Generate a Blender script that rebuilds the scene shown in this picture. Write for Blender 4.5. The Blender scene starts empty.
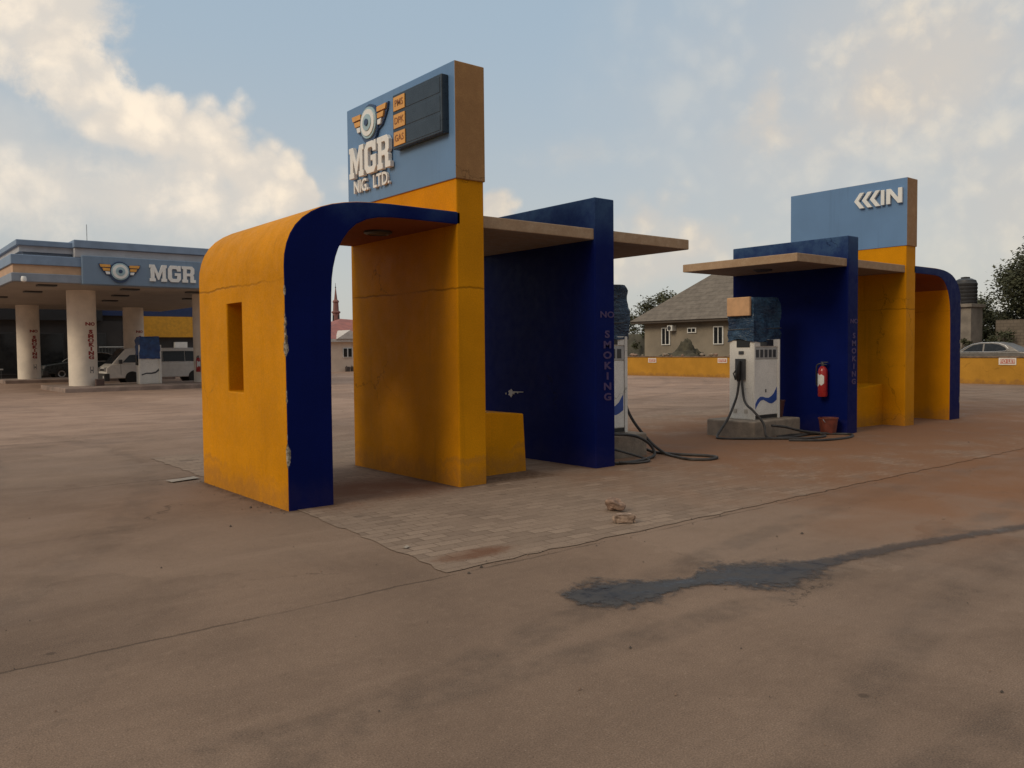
import bpy, bmesh, math, random
from mathutils import Vector, Matrix, noise as mnoise
R = math.radians
random.seed(7)
scene = bpy.context.scene
COL = scene.collection

# ------------------------------------------------------------------ object helpers
def tag(o, label=None, cat=None, group=None, kind=None):
    if label: o['label'] = label
    if cat: o['category'] = cat
    if group: o['group'] = group
    if kind: o['kind'] = kind
    return o

def empty(name, loc, rz=0.0):
    o = bpy.data.objects.new(name, None)
    o.empty_display_size = 0.2
    o.location = loc
    o.rotation_euler = (0, 0, rz)
    COL.objects.link(o)
    return o

class MB:
    """collects geometry for ONE mesh object"""
    def __init__(self, f=None):
        self.v = []; self.fc = []; self.mi = []; self.f = f or (lambda p: p)
    def add(self, verts, faces, mi=0):
        b = len(self.v)
        self.v += [tuple(self.f(p)) for p in verts]
        for k, q in enumerate(faces):
            self.fc.append([b + i for i in q])
            self.mi.append(mi[k] if isinstance(mi, (list, tuple)) else mi)
        return self
    def box(self, x0, x1, y0, y1, z0, z1, mi=0):
        vs = [(x, y, z) for z in (z0, z1) for y in (y0, y1) for x in (x0, x1)]
        # faces: bottom, top, -Y, +X, +Y, -X
        fs = [(0, 2, 3, 1), (4, 5, 7, 6), (0, 1, 5, 4), (1, 3, 7, 5), (3, 2, 6, 7), (2, 0, 4, 6)]
        return self.add(vs, fs, mi)
    def prism(self, pts, o, u, w, n, mi=0, cap=None):
        """polygon pts (a,b) in plane o + a*u + b*w, extruded by vector n"""
        o, u, w, n = Vector(o), Vector(u), Vector(w), Vector(n)
        k = len(pts)
        vs = [o + u * a + w * b for a, b in pts] + [o + u * a + w * b + n for a, b in pts]
        fs = [tuple(range(k))[::-1], tuple(range(k, 2 * k))] + [(i, (i + 1) % k, k + (i + 1) % k, k + i) for i in range(k)]
        c = mi if cap is None else cap
        return self.add(vs, fs, [c, c] + [mi] * k)
    def tube(self, path, r, n=8, mi=0, closed_ends=True):
        P = [Vector(p) for p in path]
        rings = []
        t = (P[1] - P[0]).normalized()
        up = Vector((0, 0, 1)) if abs(t.z) < .9 else Vector((1, 0, 0))
        a = t.cross(up).normalized()
        for i, p in enumerate(P):
            t = (P[min(i + 1, len(P) - 1)] - P[max(i - 1, 0)]).normalized()
            a = (a - t * a.dot(t)).normalized(); b = t.cross(a)
            rr = r[i] if isinstance(r, (list, tuple)) else r
            rings.append([p + (a * math.cos(2 * math.pi * k / n) + b * math.sin(2 * math.pi * k / n)) * rr for k in range(n)])
        vs = [q for g in rings for q in g]; fs = []
        for i in range(len(P) - 1):
            for k in range(n):
                fs.append((i * n + k, i * n + (k + 1) % n, (i + 1) * n + (k + 1) % n, (i + 1) * n + k))
        if closed_ends:
            fs.append(tuple(range(n))[::-1]); fs.append(tuple((len(P) - 1) * n + k for k in range(n)))
        return self.add(vs, fs, mi)
    def lathe(self, prof, c, axis=(0, 0, 1), n=24, mi=0):
        c = Vector(c); ax = Vector(axis).normalized()
        a = ax.cross(Vector((0, 0, 1)) if abs(ax.z) < .9 else Vector((1, 0, 0))).normalized(); b = ax.cross(a)
        vs = []
        for r, h in prof:
            for k in range(n):
                t = 2 * math.pi * k / n
                vs.append(c + ax * h + (a * math.cos(t) + b * math.sin(t)) * max(r, 1e-4))
        fs = []; ms = []
        for i in range(len(prof) - 1):
            for k in range(n):
                fs.append((i * n + k, i * n + (k + 1) % n, (i + 1) * n + (k + 1) % n, (i + 1) * n + k))
        fs.append(tuple(range(n))[::-1]); fs.append(tuple((len(prof) - 1) * n + k for k in range(n)))
        return self.add(vs, fs, mi)
    def text(self, s, o, u, w, size, depth, mi=0, bold=0.0, align='CENTER', sx=1.0, bend=None):
        cu = bpy.data.curves.new('t', 'FONT'); cu.body = s; cu.size = size; cu.extrude = 0.0
        cu.offset = bold; cu.align_x = align; cu.align_y = 'CENTER'; cu.resolution_u = 3
        ob = bpy.data.objects.new('t', cu); COL.objects.link(ob)
        dg = bpy.context.evaluated_depsgraph_get(); me = ob.evaluated_get(dg).to_mesh()
        bm = bmesh.new(); bm.from_mesh(me)
        bmesh.ops.remove_doubles(bm, verts=bm.verts, dist=size * .002)
        g = bmesh.ops.extrude_face_region(bm, geom=bm.faces[:])
        for x in g['geom']:
            if isinstance(x, bmesh.types.BMVert): x.co.z += depth
        bm.verts.index_update()
        o, u, w = Vector(o), Vector(u), Vector(w); n = u.cross(w)
        def mp(q):
            if bend: return bend(q.x * sx, q.y, q.z)
            return o + u * (q.x * sx) + w * q.y + n * q.z
        self.add([mp(q.co) for q in bm.verts], [[q.index for q in fc.verts] for fc in bm.faces], mi)
        bm.free(); ob.to_mesh_clear(); bpy.data.objects.remove(ob); bpy.data.curves.remove(cu)
        return self
    def build(self, name, mats, parent=None, bevel=0.0, smooth=False, seg=2, origin=None):
        me = bpy.data.meshes.new(name)
        off = Vector((0, 0, 0))
        if parent is not None:
            r = parent
            while r.parent: r = r.parent
            off = r.location.copy()
        elif origin is not None: off = Vector(origin)
        me.from_pydata([Vector(p) - off for p in self.v], [], self.fc)
        if not isinstance(mats, (list, tuple)): mats = [mats]
        for m in mats: me.materials.append(m)
        for p, mi in zip(me.polygons, self.mi): p.material_index = mi
        bm = bmesh.new(); bm.from_mesh(me)
        bmesh.ops.recalc_face_normals(bm, faces=bm.faces)
        if smooth:
            for fcs in bm.faces: fcs.smooth = True
            for e in bm.edges:
                if len(e.link_faces) == 2 and e.calc_face_angle(0) > R(38): e.smooth = False
        bm.to_mesh(me); bm.free()
        o = bpy.data.objects.new(name, me); COL.objects.link(o)
        if parent is not None: o.parent = parent
        elif origin is not None: o.location = origin
        if bevel:
            b = o.modifiers.new('bevel', 'BEVEL'); b.width = bevel; b.segments = seg; b.limit_method = 'ANGLE'; b.angle_limit = R(40)
        return o

# ------------------------------------------------------------------ node helpers
class NT:
    def __init__(self, tree): self.t = tree; self.n = tree.nodes; self.l = tree.links
    def node(self, typ, **kw):
        x = self.n.new(typ)
        for k, v in kw.items(): setattr(x, k, v)
        return x
    def set(self, sock, v):
        if hasattr(v, 'is_linked') or isinstance(v, bpy.types.NodeSocket): self.l.new(v, sock)
        else:
            if isinstance(v, (tuple, list)) and len(v) == 3 and sock.type == 'RGBA': v = (*v, 1)
            sock.default_value = v
    def m(self, op, a, b=None, c=None, clamp=False):
        x = self.node('ShaderNodeMath', operation=op, use_clamp=clamp)
        for i, v in enumerate((a, b, c)):
            if v is not None: self.set(x.inputs[i], v)
        return x.outputs[0]
    def vm(self, op, a, b=None, out=0):
        x = self.node('ShaderNodeVectorMath', operation=op)
        self.set(x.inputs[0], a)
        if b is not None: self.set(x.inputs[1], b)
        return x.outputs[out]
    def ramp(self, v, a, b, lo=0.0, hi=1.0, smooth=True):
        x = self.node('ShaderNodeMapRange', interpolation_type='SMOOTHSTEP' if smooth else 'LINEAR')
        for i, q in enumerate((v, a, b, lo, hi)): self.set(x.inputs[i], q)
        return x.outputs[0]
    def noise(self, vec, scale, detail=4, rough=.55, dist=0.0, fac=True):
        x = self.node('ShaderNodeTexNoise')
        if vec is not None: self.l.new(vec, x.inputs['Vector'])
        x.inputs['Scale'].default_value = scale; x.inputs['Detail'].default_value = detail
        x.inputs['Roughness'].default_value = rough; x.inputs['Distortion'].default_value = dist
        return x.outputs[0] if fac else x.outputs[1]
    def mix(self, f, a, b, mode='MIX'):
        x = self.node('ShaderNodeMix', data_type='RGBA', blend_type=mode)
        self.set(x.inputs[0], f); self.set(x.inputs[6], a); self.set(x.inputs[7], b)
        return x.outputs[2]
    def mapping(self, vec, sc=(1, 1, 1), loc=(0, 0, 0), rot=(0, 0, 0)):
        x = self.node('ShaderNodeMapping'); self.l.new(vec, x.inputs[0])
        x.inputs['Location'].default_value = loc; x.inputs['Rotation'].default_value = rot; x.inputs['Scale'].default_value = sc
        return x.outputs[0]
    def sep(self, vec):
        x = self.node('ShaderNodeSeparateXYZ'); self.l.new(vec, x.inputs[0]); return x.outputs
    def coord(self): return self.node('ShaderNodeTexCoord').outputs['Object']
    def pos(self): return self.node('ShaderNodeNewGeometry').outputs['Position']
    def bump(self, h, strength=.3, dist=.01):
        x = self.node('ShaderNodeBump'); x.inputs['Strength'].default_value = strength; x.inputs['Distance'].default_value = dist
        self.l.new(h, x.inputs['Height']); return x.outputs[0]

def material(name):
    m = bpy.data.materials.new(name); m.use_nodes = True
    nt = NT(m.node_tree); b = m.node_tree.nodes['Principled BSDF']
    return m, nt, b

def simple(name, col, rough=.6, metal=0.0, var=.12, scale=6.0, bump=.0, spec=None, bscale=40):
    m, nt, b = material(name)
    c = nt.coord(); n = nt.noise(c, scale, 5, .6)
    dark = tuple(x * (1 - var) for x in col); lite = tuple(min(1, x * (1 + var)) for x in col)
    nt.set(b.inputs['Base Color'], nt.mix(nt.ramp(n, .3, .7), dark, lite))
    nt.set(b.inputs['Roughness'], nt.ramp(n, .2, .8, max(0, rough - .08), min(1, rough + .08)))
    b.inputs['Metallic'].default_value = metal
    if spec is not None: b.inputs['Specular IOR Level'].default_value = spec
    if bump: nt.l.new(nt.bump(nt.noise(c, bscale, 3), bump, .01), b.inputs['Normal'])
    return m

def paint(name, col, dirt=(.22, .11, .05), rough=.55, dirt_h=.28, stain=.5, chip=None, dirt_amt=.75, spec=.07, seam=None, height_fade=None):
    """wall paint on render: blotches, rain streaks, splashed red dust at the foot, optional chipped arris"""
    m, nt, b = material(name)
    p = nt.pos(); xyz = nt.sep(p)
    n1 = nt.noise(p, 1.3, 6, .6); n2 = nt.noise(p, 9, 5, .65)
    streak = nt.noise(nt.mapping(p, (7, 7, .35)), 1.0, 5, .6)
    c = nt.mix(nt.ramp(n1, .3, .72), tuple(x * .86 for x in col), tuple(min(1, x * 1.08) for x in col))
    c = nt.mix(nt.m('MULTIPLY', nt.ramp(streak, .56, .8), stain * .6), c, tuple(x * .55 for x in col))
    c = nt.mix(nt.m('MULTIPLY', nt.ramp(n2, .62, .8), stain * .35), c, tuple(min(1, x * .6 + .004) for x in col))
    # hand-trowelled drip line: a wavy tide mark of red dust at the foot
    tide = nt.m('ADD', xyz[2], nt.m('MULTIPLY', nt.m('SUBTRACT', nt.noise(nt.mapping(p, (1, 1, .3)), 2.6, 6, .65), .5), .55))
    dm = nt.m('MULTIPLY', nt.ramp(tide, dirt_h, dirt_h * .35), nt.ramp(n2, .25, .6, .35, 1))
    edge = nt.m('MULTIPLY', nt.ramp(tide, dirt_h + .03, dirt_h - .01), nt.ramp(tide, dirt_h - .09, dirt_h - .02))
    c = nt.mix(nt.m('MULTIPLY', nt.m('MAXIMUM', nt.m('MULTIPLY', dm, .55), nt.m('MULTIPLY', edge, nt.ramp(n1, .4, .65, .0, .4))), dirt_amt), c, dirt)
    h = nt.m('ADD', nt.noise(p, 2.2, 3), nt.m('MULTIPLY', nt.noise(p, 55, 3), .12))
    if seam:
        wz = nt.m('ADD', xyz[2], nt.m('MULTIPLY', nt.m('SUBTRACT', nt.noise(nt.mapping(p, (1, 1, .2)), 3.0, 5, .6), .5), .09))
        sd_ = nt.m('ABSOLUTE', nt.m('SUBTRACT', wz, seam))
        sm = nt.m('MULTIPLY', nt.ramp(sd_, .016, .003), nt.ramp(n1, .35, .55, .15, .75))
        c = nt.mix(sm, c, tuple(x * .45 for x in col)); h = nt.m('SUBTRACT', h, nt.m('MULTIPLY', sm, .35))
    if height_fade:  # paler towards the top: glare painted into the colour along with chalky weathering
        z0, z1, fc, am = height_fade
        glare = nt.m('MULTIPLY', nt.ramp(nt.m('ADD', xyz[2], nt.m('MULTIPLY', nt.m('SUBTRACT', n1, .5), 1.1)), z0, z1), am)
        c = nt.mix(nt.m('MULTIPLY', glare, nt.ramp(n2, .3, .65, .55, 1)), c, fc)
    ck = nt.node('ShaderNodeTexVoronoi', feature='DISTANCE_TO_EDGE'); nt.l.new(nt.vm('ADD', p, nt.vm('MULTIPLY', nt.noise(p, 3, 4, .6, fac=False), (.45, .45, .45))), ck.inputs['Vector']); ck.inputs['Scale'].default_value = .9
    cm = nt.m('MULTIPLY', nt.ramp(ck.outputs['Distance'], .007, .002), nt.ramp(nt.noise(p, .8, 3), .54, .62, 0, .55))
    c = nt.mix(cm, c, tuple(x * .35 for x in col)); h = nt.m('SUBTRACT', h, nt.m('MULTIPLY', cm, .4))
    sp = nt.noise(p, 70, 2, .7)
    c = nt.mix(.5, c, nt.mix(nt.ramp(sp, .3, .7), (.82, .82, .82), (1.18, 1.18, 1.18)), 'MULTIPLY')
    if chip:
        # plaster knocked off along the vertical edge x=ex, y=ey; bands of height
        ex, ey, bands = chip
        d = nt.m('MAXIMUM', nt.m('ABSOLUTE', nt.m('SUBTRACT', xyz[0], ex)), nt.m('ABSOLUTE', nt.m('SUBTRACT', xyz[1], ey)))
        w = None
        for z0, z1, wd in bands:
            k = nt.m('MULTIPLY', nt.m('MULTIPLY', nt.ramp(xyz[2], z0 - .06, z0 + .06), nt.ramp(xyz[2], z1 + .06, z1 - .06)), wd)
            w = k if w is None else nt.m('MAXIMUM', w, k)
        w = nt.m('MULTIPLY', w, nt.ramp(nt.noise(nt.mapping(p, (5, 5, 5)), 1.0, 6, .6), .36, .66, .1, 1.2))
        mk = nt.ramp(nt.m('SUBTRACT', w, d), 0.0, .008)
        cc = nt.mix(nt.ramp(nt.noise(p, 30, 4, .75), .38, .62), (.10, .075, .05), (.42, .37, .30))
        c = nt.mix(mk, c, cc)
        h = nt.m('SUBTRACT', h, nt.m('MULTIPLY', mk, .8))
    # pinhole chips
    v = nt.node('ShaderNodeTexVoronoi'); nt.l.new(p, v.inputs['Vector']); v.inputs['Scale'].default_value = 2.1
    pin = nt.m('MULTIPLY', nt.ramp(v.outputs['Distance'], .022, .014), nt.ramp(n2, .5, .6))
    c = nt.mix(nt.m('MULTIPLY', pin, .7), c, (.35, .32, .27))
    nt.set(b.inputs['Base Color'], c)
    nt.set(b.inputs['Roughness'], nt.ramp(n2, .2, .8, rough - .1, rough + .15))
    b.inputs['Specular IOR Level'].default_value = spec
    nt.l.new(nt.bump(h, .35, .02), b.inputs['Normal'])
    return m

YEL = (.605, .242, .003); BLU = (.0016, .0066, .080)
M = {}
M['yellow'] = paint('yellow_wall_paint', YEL, seam=2.03, stain=.8)
M['blue'] = paint('blue_wall_paint', BLU, height_fade=(2.55, 3.35, (.055, .11, .20), .85), dirt=(.12, .08, .07), stain=.35, dirt_amt=.14, rough=.5)
CH = (-.667, 0.0, [(2.14, 2.34, .016), (1.80, 2.06, .026), (1.36, 1.76, .036), (.38, .58, .032), (.93, 1.0, .02), (.62, 1.3, .012)])
M['yellow_chip'] = paint('yellow_wall_paint_chipped', YEL, chip=CH, seam=2.03, stain=.8)
M['blue_chip'] = paint('blue_wall_paint_chipped', BLU, height_fade=(2.55, 3.35, (.055, .11, .20), .85), dirt=(.12, .08, .07), stain=.35, dirt_amt=.14, rough=.5, chip=CH)
CH2 = (12.795, 0.0, [(1.05, 1.5, .06), (2.0, 2.3, .06), (.3, .5, .05)])
M['blue_chip2'] = paint('blue_wall_paint_chipped_far', BLU, height_fade=(2.55, 3.35, (.055, .11, .20), .85), dirt=(.12, .08, .07), stain=.35, dirt_amt=.14, rough=.5, chip=CH2)
def cladding(name, col):
    m, nt, b = material(name); p = nt.pos()
    st = nt.noise(nt.mapping(p, (9, 9, .4)), 1.0, 5, .6); n = nt.noise(p, 1.1, 4)
    c = nt.mix(nt.ramp(n, .3, .7), tuple(x * .93 for x in col), tuple(x * 1.06 for x in col))
    c = nt.mix(nt.m('MULTIPLY', nt.ramp(st, .54, .78), .35), c, tuple(x * .6 for x in col))
    nt.set(b.inputs['Base Color'], c); b.inputs['Roughness'].default_value = .38; return m
M['board_blue'] = cladding('pale_blue_cladding', (.12, .225, .40))
M['board_side'] = paint('ochre_cladding', (.42, .235, .10), dirt_h=-9, stain=.3, rough=.4)
M['ceiling'] = paint('shade_brown_ceiling', (.26, .062, .016), dirt_h=-9, stain=.8, rough=.8)  # yellowish ceiling browned: the shade under the arch is put into its colour
M['slab'] = paint('grey_render', (.24, .235, .235), dirt_h=-9, stain=.5, rough=.8)
M['slab_edge'] = paint('faded_ochre_edge', (.46, .335, .225), dirt_h=-9, stain=.6, rough=.7)
M['white_letter'] = simple('white_acrylic', (.74, .74, .72), .4, var=.05)
M['navy'] = simple('navy_acrylic', (.03, .055, .12), .35)
M['teal_ring'] = simple('pale_teal_acrylic', (.32, .45, .50), .35)
M['orange'] = simple('orange_acrylic', (.66, .33, .07), .4, var=.1)
M['panel_dark'] = simple('dark_display_glass', (.020, .030, .042), .28, var=.25)
M['letter_dark'] = simple('brown_vinyl', (.26, .10, .03), .5)
M['faded_red'] = simple('faded_red_paint', (.055, .030, .105), .6, var=.3, scale=30)
M['red_text'] = simple('red_sign_paint', (.30, .035, .025), .6, var=.3, scale=20)
M['white_cab'] = paint('white_cabinet_enamel', (.80, .76, .69), dirt=(.34, .25, .17), dirt_h=.42, stain=.35, rough=.35, dirt_amt=.5)
M['swoosh'] = simple('blue_vinyl_stripe', (.02, .07, .30), .4)
M['black'] = simple('black_rubber', (.018, .017, .016), .55, var=.3)
M['dark_grey'] = simple('dark_grey_plastic', (.05, .05, .052), .45, var=.2)
M['hose'] = simple('dusty_black_hose', (.035, .030, .027), .6, var=.5, scale=8)
M['red'] = simple('red_enamel', (.30, .016, .016), .3, var=.12)
M['bucket'] = simple('dusty_red_bucket', (.15, .034, .02), .6, var=.35, scale=9)
M['card'] = simple('tan_cardboard', (.50, .29, .15), .8, var=.15)
M['concrete'] = simple('rough_plinth_concrete', (.235, .185, .14), .9, var=.25, scale=5, bump=.6)
M['rock'] = simple('pinkish_stone', (.26, .17, .125), .9, var=.4, scale=14, bump=.8, bscale=30)
M['brick'] = simple('worn_brick', (.30, .21, .155), .9, var=.35, scale=18, bump=.7, bscale=40)
M['silver'] = simple('silver_metal', (.55, .55, .55), .3, .9, var=.1)
M['glass_dark'] = simple('dark_window_glass', (.018, .020, .022), .12, var=.2)
M['white_frame'] = simple('white_window_frame', (.72, .71, .68), .5, var=.06)

def tarp_mat():
    m, nt, b = material('blue_plastic_wrap')
    c = nt.coord(); n = nt.noise(c, 3.5, 6, .6, .8)
    nt.set(b.inputs['Base Color'], nt.mix(nt.ramp(n, .3, .72), (.006, .018, .05), (.035, .085, .15)))
    b.inputs['Roughness'].default_value = .2
    nt.l.new(nt.bump(nt.noise(nt.mapping(c, (2, 2, 7), rot=(.5, .3, 0)), 2.2, 5, .6, 1.5), .9, .05), b.inputs['Normal'])
    return m
M['tarp'] = tarp_mat()

# ------------------------------------------------------------------ ground
def drift(nt, p, mid, fine):
    x = nt.sep(p); d = nt.m('ADD', x[0], nt.m('MULTIPLY', nt.m('SUBTRACT', nt.noise(p, .55, 5, .65), .5), 5.0))
    yb = nt.ramp(nt.m('ABSOLUTE', nt.m('ADD', x[1], nt.m('MULTIPLY', nt.m('SUBTRACT', nt.noise(p, .8, 4, .6), .5), 2.5))), 5.2, 2.2)
    k = nt.m('MULTIPLY', nt.m('MULTIPLY', nt.ramp(d, 1.6, 5.2), nt.ramp(d, 22, 13)), yb)
    return nt.m('MULTIPLY', k, nt.ramp(nt.m('ADD', nt.m('MULTIPLY', mid, .6), nt.m('MULTIPLY', fine, .4)), .36, .56, .30, .97))
DRIFT = (.195, .098, .052)
def foot_dirt(nt, p, fine):
    out = None
    for x0, x1, y0, y1 in ((-.667, -.23, 0, 2.17), (1.173, 2.42, 0, 2.2), (3.115, 3.43, 0, 2.17), (8.70, 9.01, 0, 2.17), (10.6, 10.96, 0, 2.2), (12.36, 12.8, 0, 2.17)):
        q = nt.vm('SUBTRACT', nt.vm('ABSOLUTE', nt.vm('SUBTRACT', p, ((x0 + x1) / 2, (y0 + y1) / 2, 0))), ((x1 - x0) / 2, (y1 - y0) / 2, 9))
        d = nt.vm('LENGTH', nt.vm('MAXIMUM', q, (0, 0, 0)), out=1)
        out = d if out is None else nt.m('MINIMUM', out, d)
    d = nt.m('ADD', out, nt.m('MULTIPLY', nt.m('SUBTRACT', nt.noise(p, 5, 5, .7), .5), .30))
    return nt.m('MULTIPLY', nt.ramp(d, .14, -.02), nt.ramp(fine, .3, .6, .4, .85))
def ground_mat():
    m, nt, b = material('worn_concrete_yard')
    p = nt.pos(); xyz = nt.sep(p)
    big = nt.noise(p, .22, 5, .6, .6); mid = nt.noise(p, 1.1, 6, .62, .4); fine = nt.noise(p, 16, 5, .7); grain = nt.noise(p, 140, 2, .8)
    streak = nt.noise(nt.mapping(p, (.22, 1.5, 1), rot=(0, 0, R(-6))), 1.0, 6, .6, .5)
    c = nt.mix(nt.ramp(big, .3, .7), (.215, .162, .126), (.285, .215, .166))
    c = nt.mix(nt.m('MULTIPLY', nt.ramp(mid, .42, .75), .55), c, (.165, .126, .102))
    c = nt.mix(nt.m('MULTIPLY', nt.ramp(streak, .50, .72), .5), c, (.155, .118, .096))
    c = nt.mix(nt.m('MULTIPLY', nt.ramp(streak, .46, .28), .45), c, (.33, .255, .20))
    c = nt.mix(nt.m('MULTIPLY', nt.ramp(fine, .5, .8), .4), c, (.36, .28, .22))
    c = nt.mix(nt.m('MULTIPLY', nt.ramp(fine, .45, .25), .4), c, (.13, .10, .08))
    # red laterite dust blown over the yard
    def blob(cx, cy, rx, ry):
        d = nt.vm('LENGTH', nt.vm('MULTIPLY', nt.vm('SUBTRACT', p, (cx, cy, 0)), (1 / rx, 1 / ry, 0)), out=1)
        return nt.ramp(d, 1.0, .15)
    mk = None
    for a in ((6.5, -1.2, 4.2, 2.6), (5.0, -3.8, 4.2, 1.7), (10.5, -2.0, 6, 3.4), (6.0, 2.0, 2.2, 2.4), (16, -6, 9, 6)):
        k = blob(*a); mk = k if mk is None else nt.m('MAXIMUM', mk, k)
    dust = nt.m('MULTIPLY', mk, nt.ramp(nt.m('ADD', nt.m('MULTIPLY', mid, .7), nt.m('MULTIPLY', fine, .35)), .30, .68, .25, 1))
    c = nt.mix(nt.m('MULTIPLY', dust, .8), c, (.30, .14, .062))
    # tyre marks: wide arcs where cars swing round the island
    def arc(cx, cy, r, w, amt):
        d = nt.vm('LENGTH', nt.vm('SUBTRACT', nt.vm('MULTIPLY', p, (1, 1, 0)), (cx, cy, 0)), out=1)
        return nt.m('MULTIPLY', nt.ramp(nt.m('ABSOLUTE', nt.m('SUBTRACT', d, r)), w, w * .35), amt)
    ty = None
    for a in ((1, 24, 28.2, .16, .8), (1, 24, 29.7, .16, .7), (6, -32, 27.6, .17, .6), (6, -32, 29.1, .17, .8), (-14, 6, 11.8, .2, .5), (-14, 6, 13.3, .2, .5), (3, 40, 33, .25, .6), (3, 40, 31.4, .25, .6)):
        k = arc(*a); ty = k if ty is None else nt.m('MAXIMUM', ty, k)
    ty = nt.m('MULTIPLY', ty, nt.ramp(nt.noise(p, 2.6, 5, .7), .38, .62, .05, .55))
    c = nt.mix(ty, c, (.10, .082, .070))
    # patched and washed areas
    pv = nt.node('ShaderNodeTexVoronoi'); nt.l.new(nt.vm('ADD', p, nt.vm('MULTIPLY', nt.noise(p, 1.2, 5, .65, fac=False), (1.2, 1.2, 0))), pv.inputs['Vector']); pv.inputs['Scale'].default_value = .42
    pr = nt.sep(pv.outputs['Color'])[0]
    c = nt.mix(nt.ramp(pr, .55, .95, 0, .17), c, (.37, .30, .245)); c = nt.mix(nt.ramp(pr, .4, .05, 0, .16), c, (.125, .10, .084))
    ck = nt.node('ShaderNodeTexVoronoi', feature='DISTANCE_TO_EDGE'); nt.l.new(nt.vm('ADD', p, nt.vm('MULTIPLY', nt.noise(p, 1.6, 6, .7, fac=False), (.9, .9, 0))), ck.inputs['Vector']); ck.inputs['Scale'].default_value = .33
    crk = nt.m('MULTIPLY', nt.ramp(ck.outputs['Distance'], .0045, .0015), nt.ramp(nt.noise(p, .45, 3), .50, .60, 0, .6))
    c = nt.mix(crk, c, (.06, .048, .04))
    agg = nt.node('ShaderNodeTexVoronoi'); nt.l.new(p, agg.inputs['Vector']); agg.inputs['Scale'].default_value = 75
    c = nt.mix(nt.m('MULTIPLY', nt.ramp(agg.outputs['Distance'], .35, .12), nt.ramp(nt.sep(agg.outputs['Color'])[1], .45, .9, 0, .5)), c, nt.mix(nt.sep(agg.outputs['Color'])[0], (.07, .056, .048), (.44, .37, .31)))
    c = nt.mix(foot_dirt(nt, p, fine), c, (.10, .066, .044))
    c = nt.mix(drift(nt, p, mid, fine), c, tuple(v / q for v, q in zip(DRIFT, (.80, .735, .685))))
    # slab joints
    wob = nt.m('MULTIPLY', nt.m('SUBTRACT', nt.noise(p, 2.5, 5, .7), .5), .07)
    def joint(axis, at, w):
        d = nt.m('ABSOLUTE', nt.m('SUBTRACT', nt.m('ADD', xyz[axis], wob), at))
        return nt.ramp(d, w, w * .35)
    j = None
    for axis, at, w in ((1, -2.63, .016), (1, 2.68, .03), (1, 7.9, .04), (1, 13.1, .05), (1, -7.9, .02), (0, -6.0, .02), (0, 13.0, .03), (0, 19.0, .04)):
        k = joint(axis, at, w); j = k if j is None else nt.m('MAXIMUM', j, k)
    j = nt.m('MULTIPLY', j, nt.m('SUBTRACT', 1.0, drift(nt, p, mid, fine)))
    j = nt.m('MULTIPLY', j, nt.ramp(mid, .40, .56, .05, .62))
    c = nt.mix(j, c, (.075, .058, .047))
    c = nt.mix(.5, c, nt.mix(nt.ramp(grain, .3, .7), (.42, .42, .42), (1.60, 1.57, 1.55)), 'MULTIPLY')
    v = nt.node('ShaderNodeTexVoronoi'); nt.l.new(p, v.inputs['Vector']); v.inputs['Scale'].default_value = 3.2
    spot = nt.m('MULTIPLY', nt.ramp(v.outputs['Distance'], .10, .04), nt.ramp(mid, .56, .64))
    c = nt.mix(nt.m('MULTIPLY', spot, .55), c, (.06, .048, .04))
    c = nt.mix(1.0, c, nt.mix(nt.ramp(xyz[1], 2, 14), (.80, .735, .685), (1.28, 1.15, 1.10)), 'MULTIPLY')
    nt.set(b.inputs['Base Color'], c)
    nt.set(b.inputs['Roughness'], nt.ramp(mid, .3, .7, .72, .95))
    b.inputs['Specular IOR Level'].default_value = .15
    h = nt.m('SUBTRACT', nt.m('ADD', nt.m('MULTIPLY', fine, .6), nt.m('MULTIPLY', grain, .5)), j)
    nt.l.new(nt.bump(h, .45, .012), b.inputs['Normal'])
    return m
M['ground'] = ground_mat()

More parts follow.
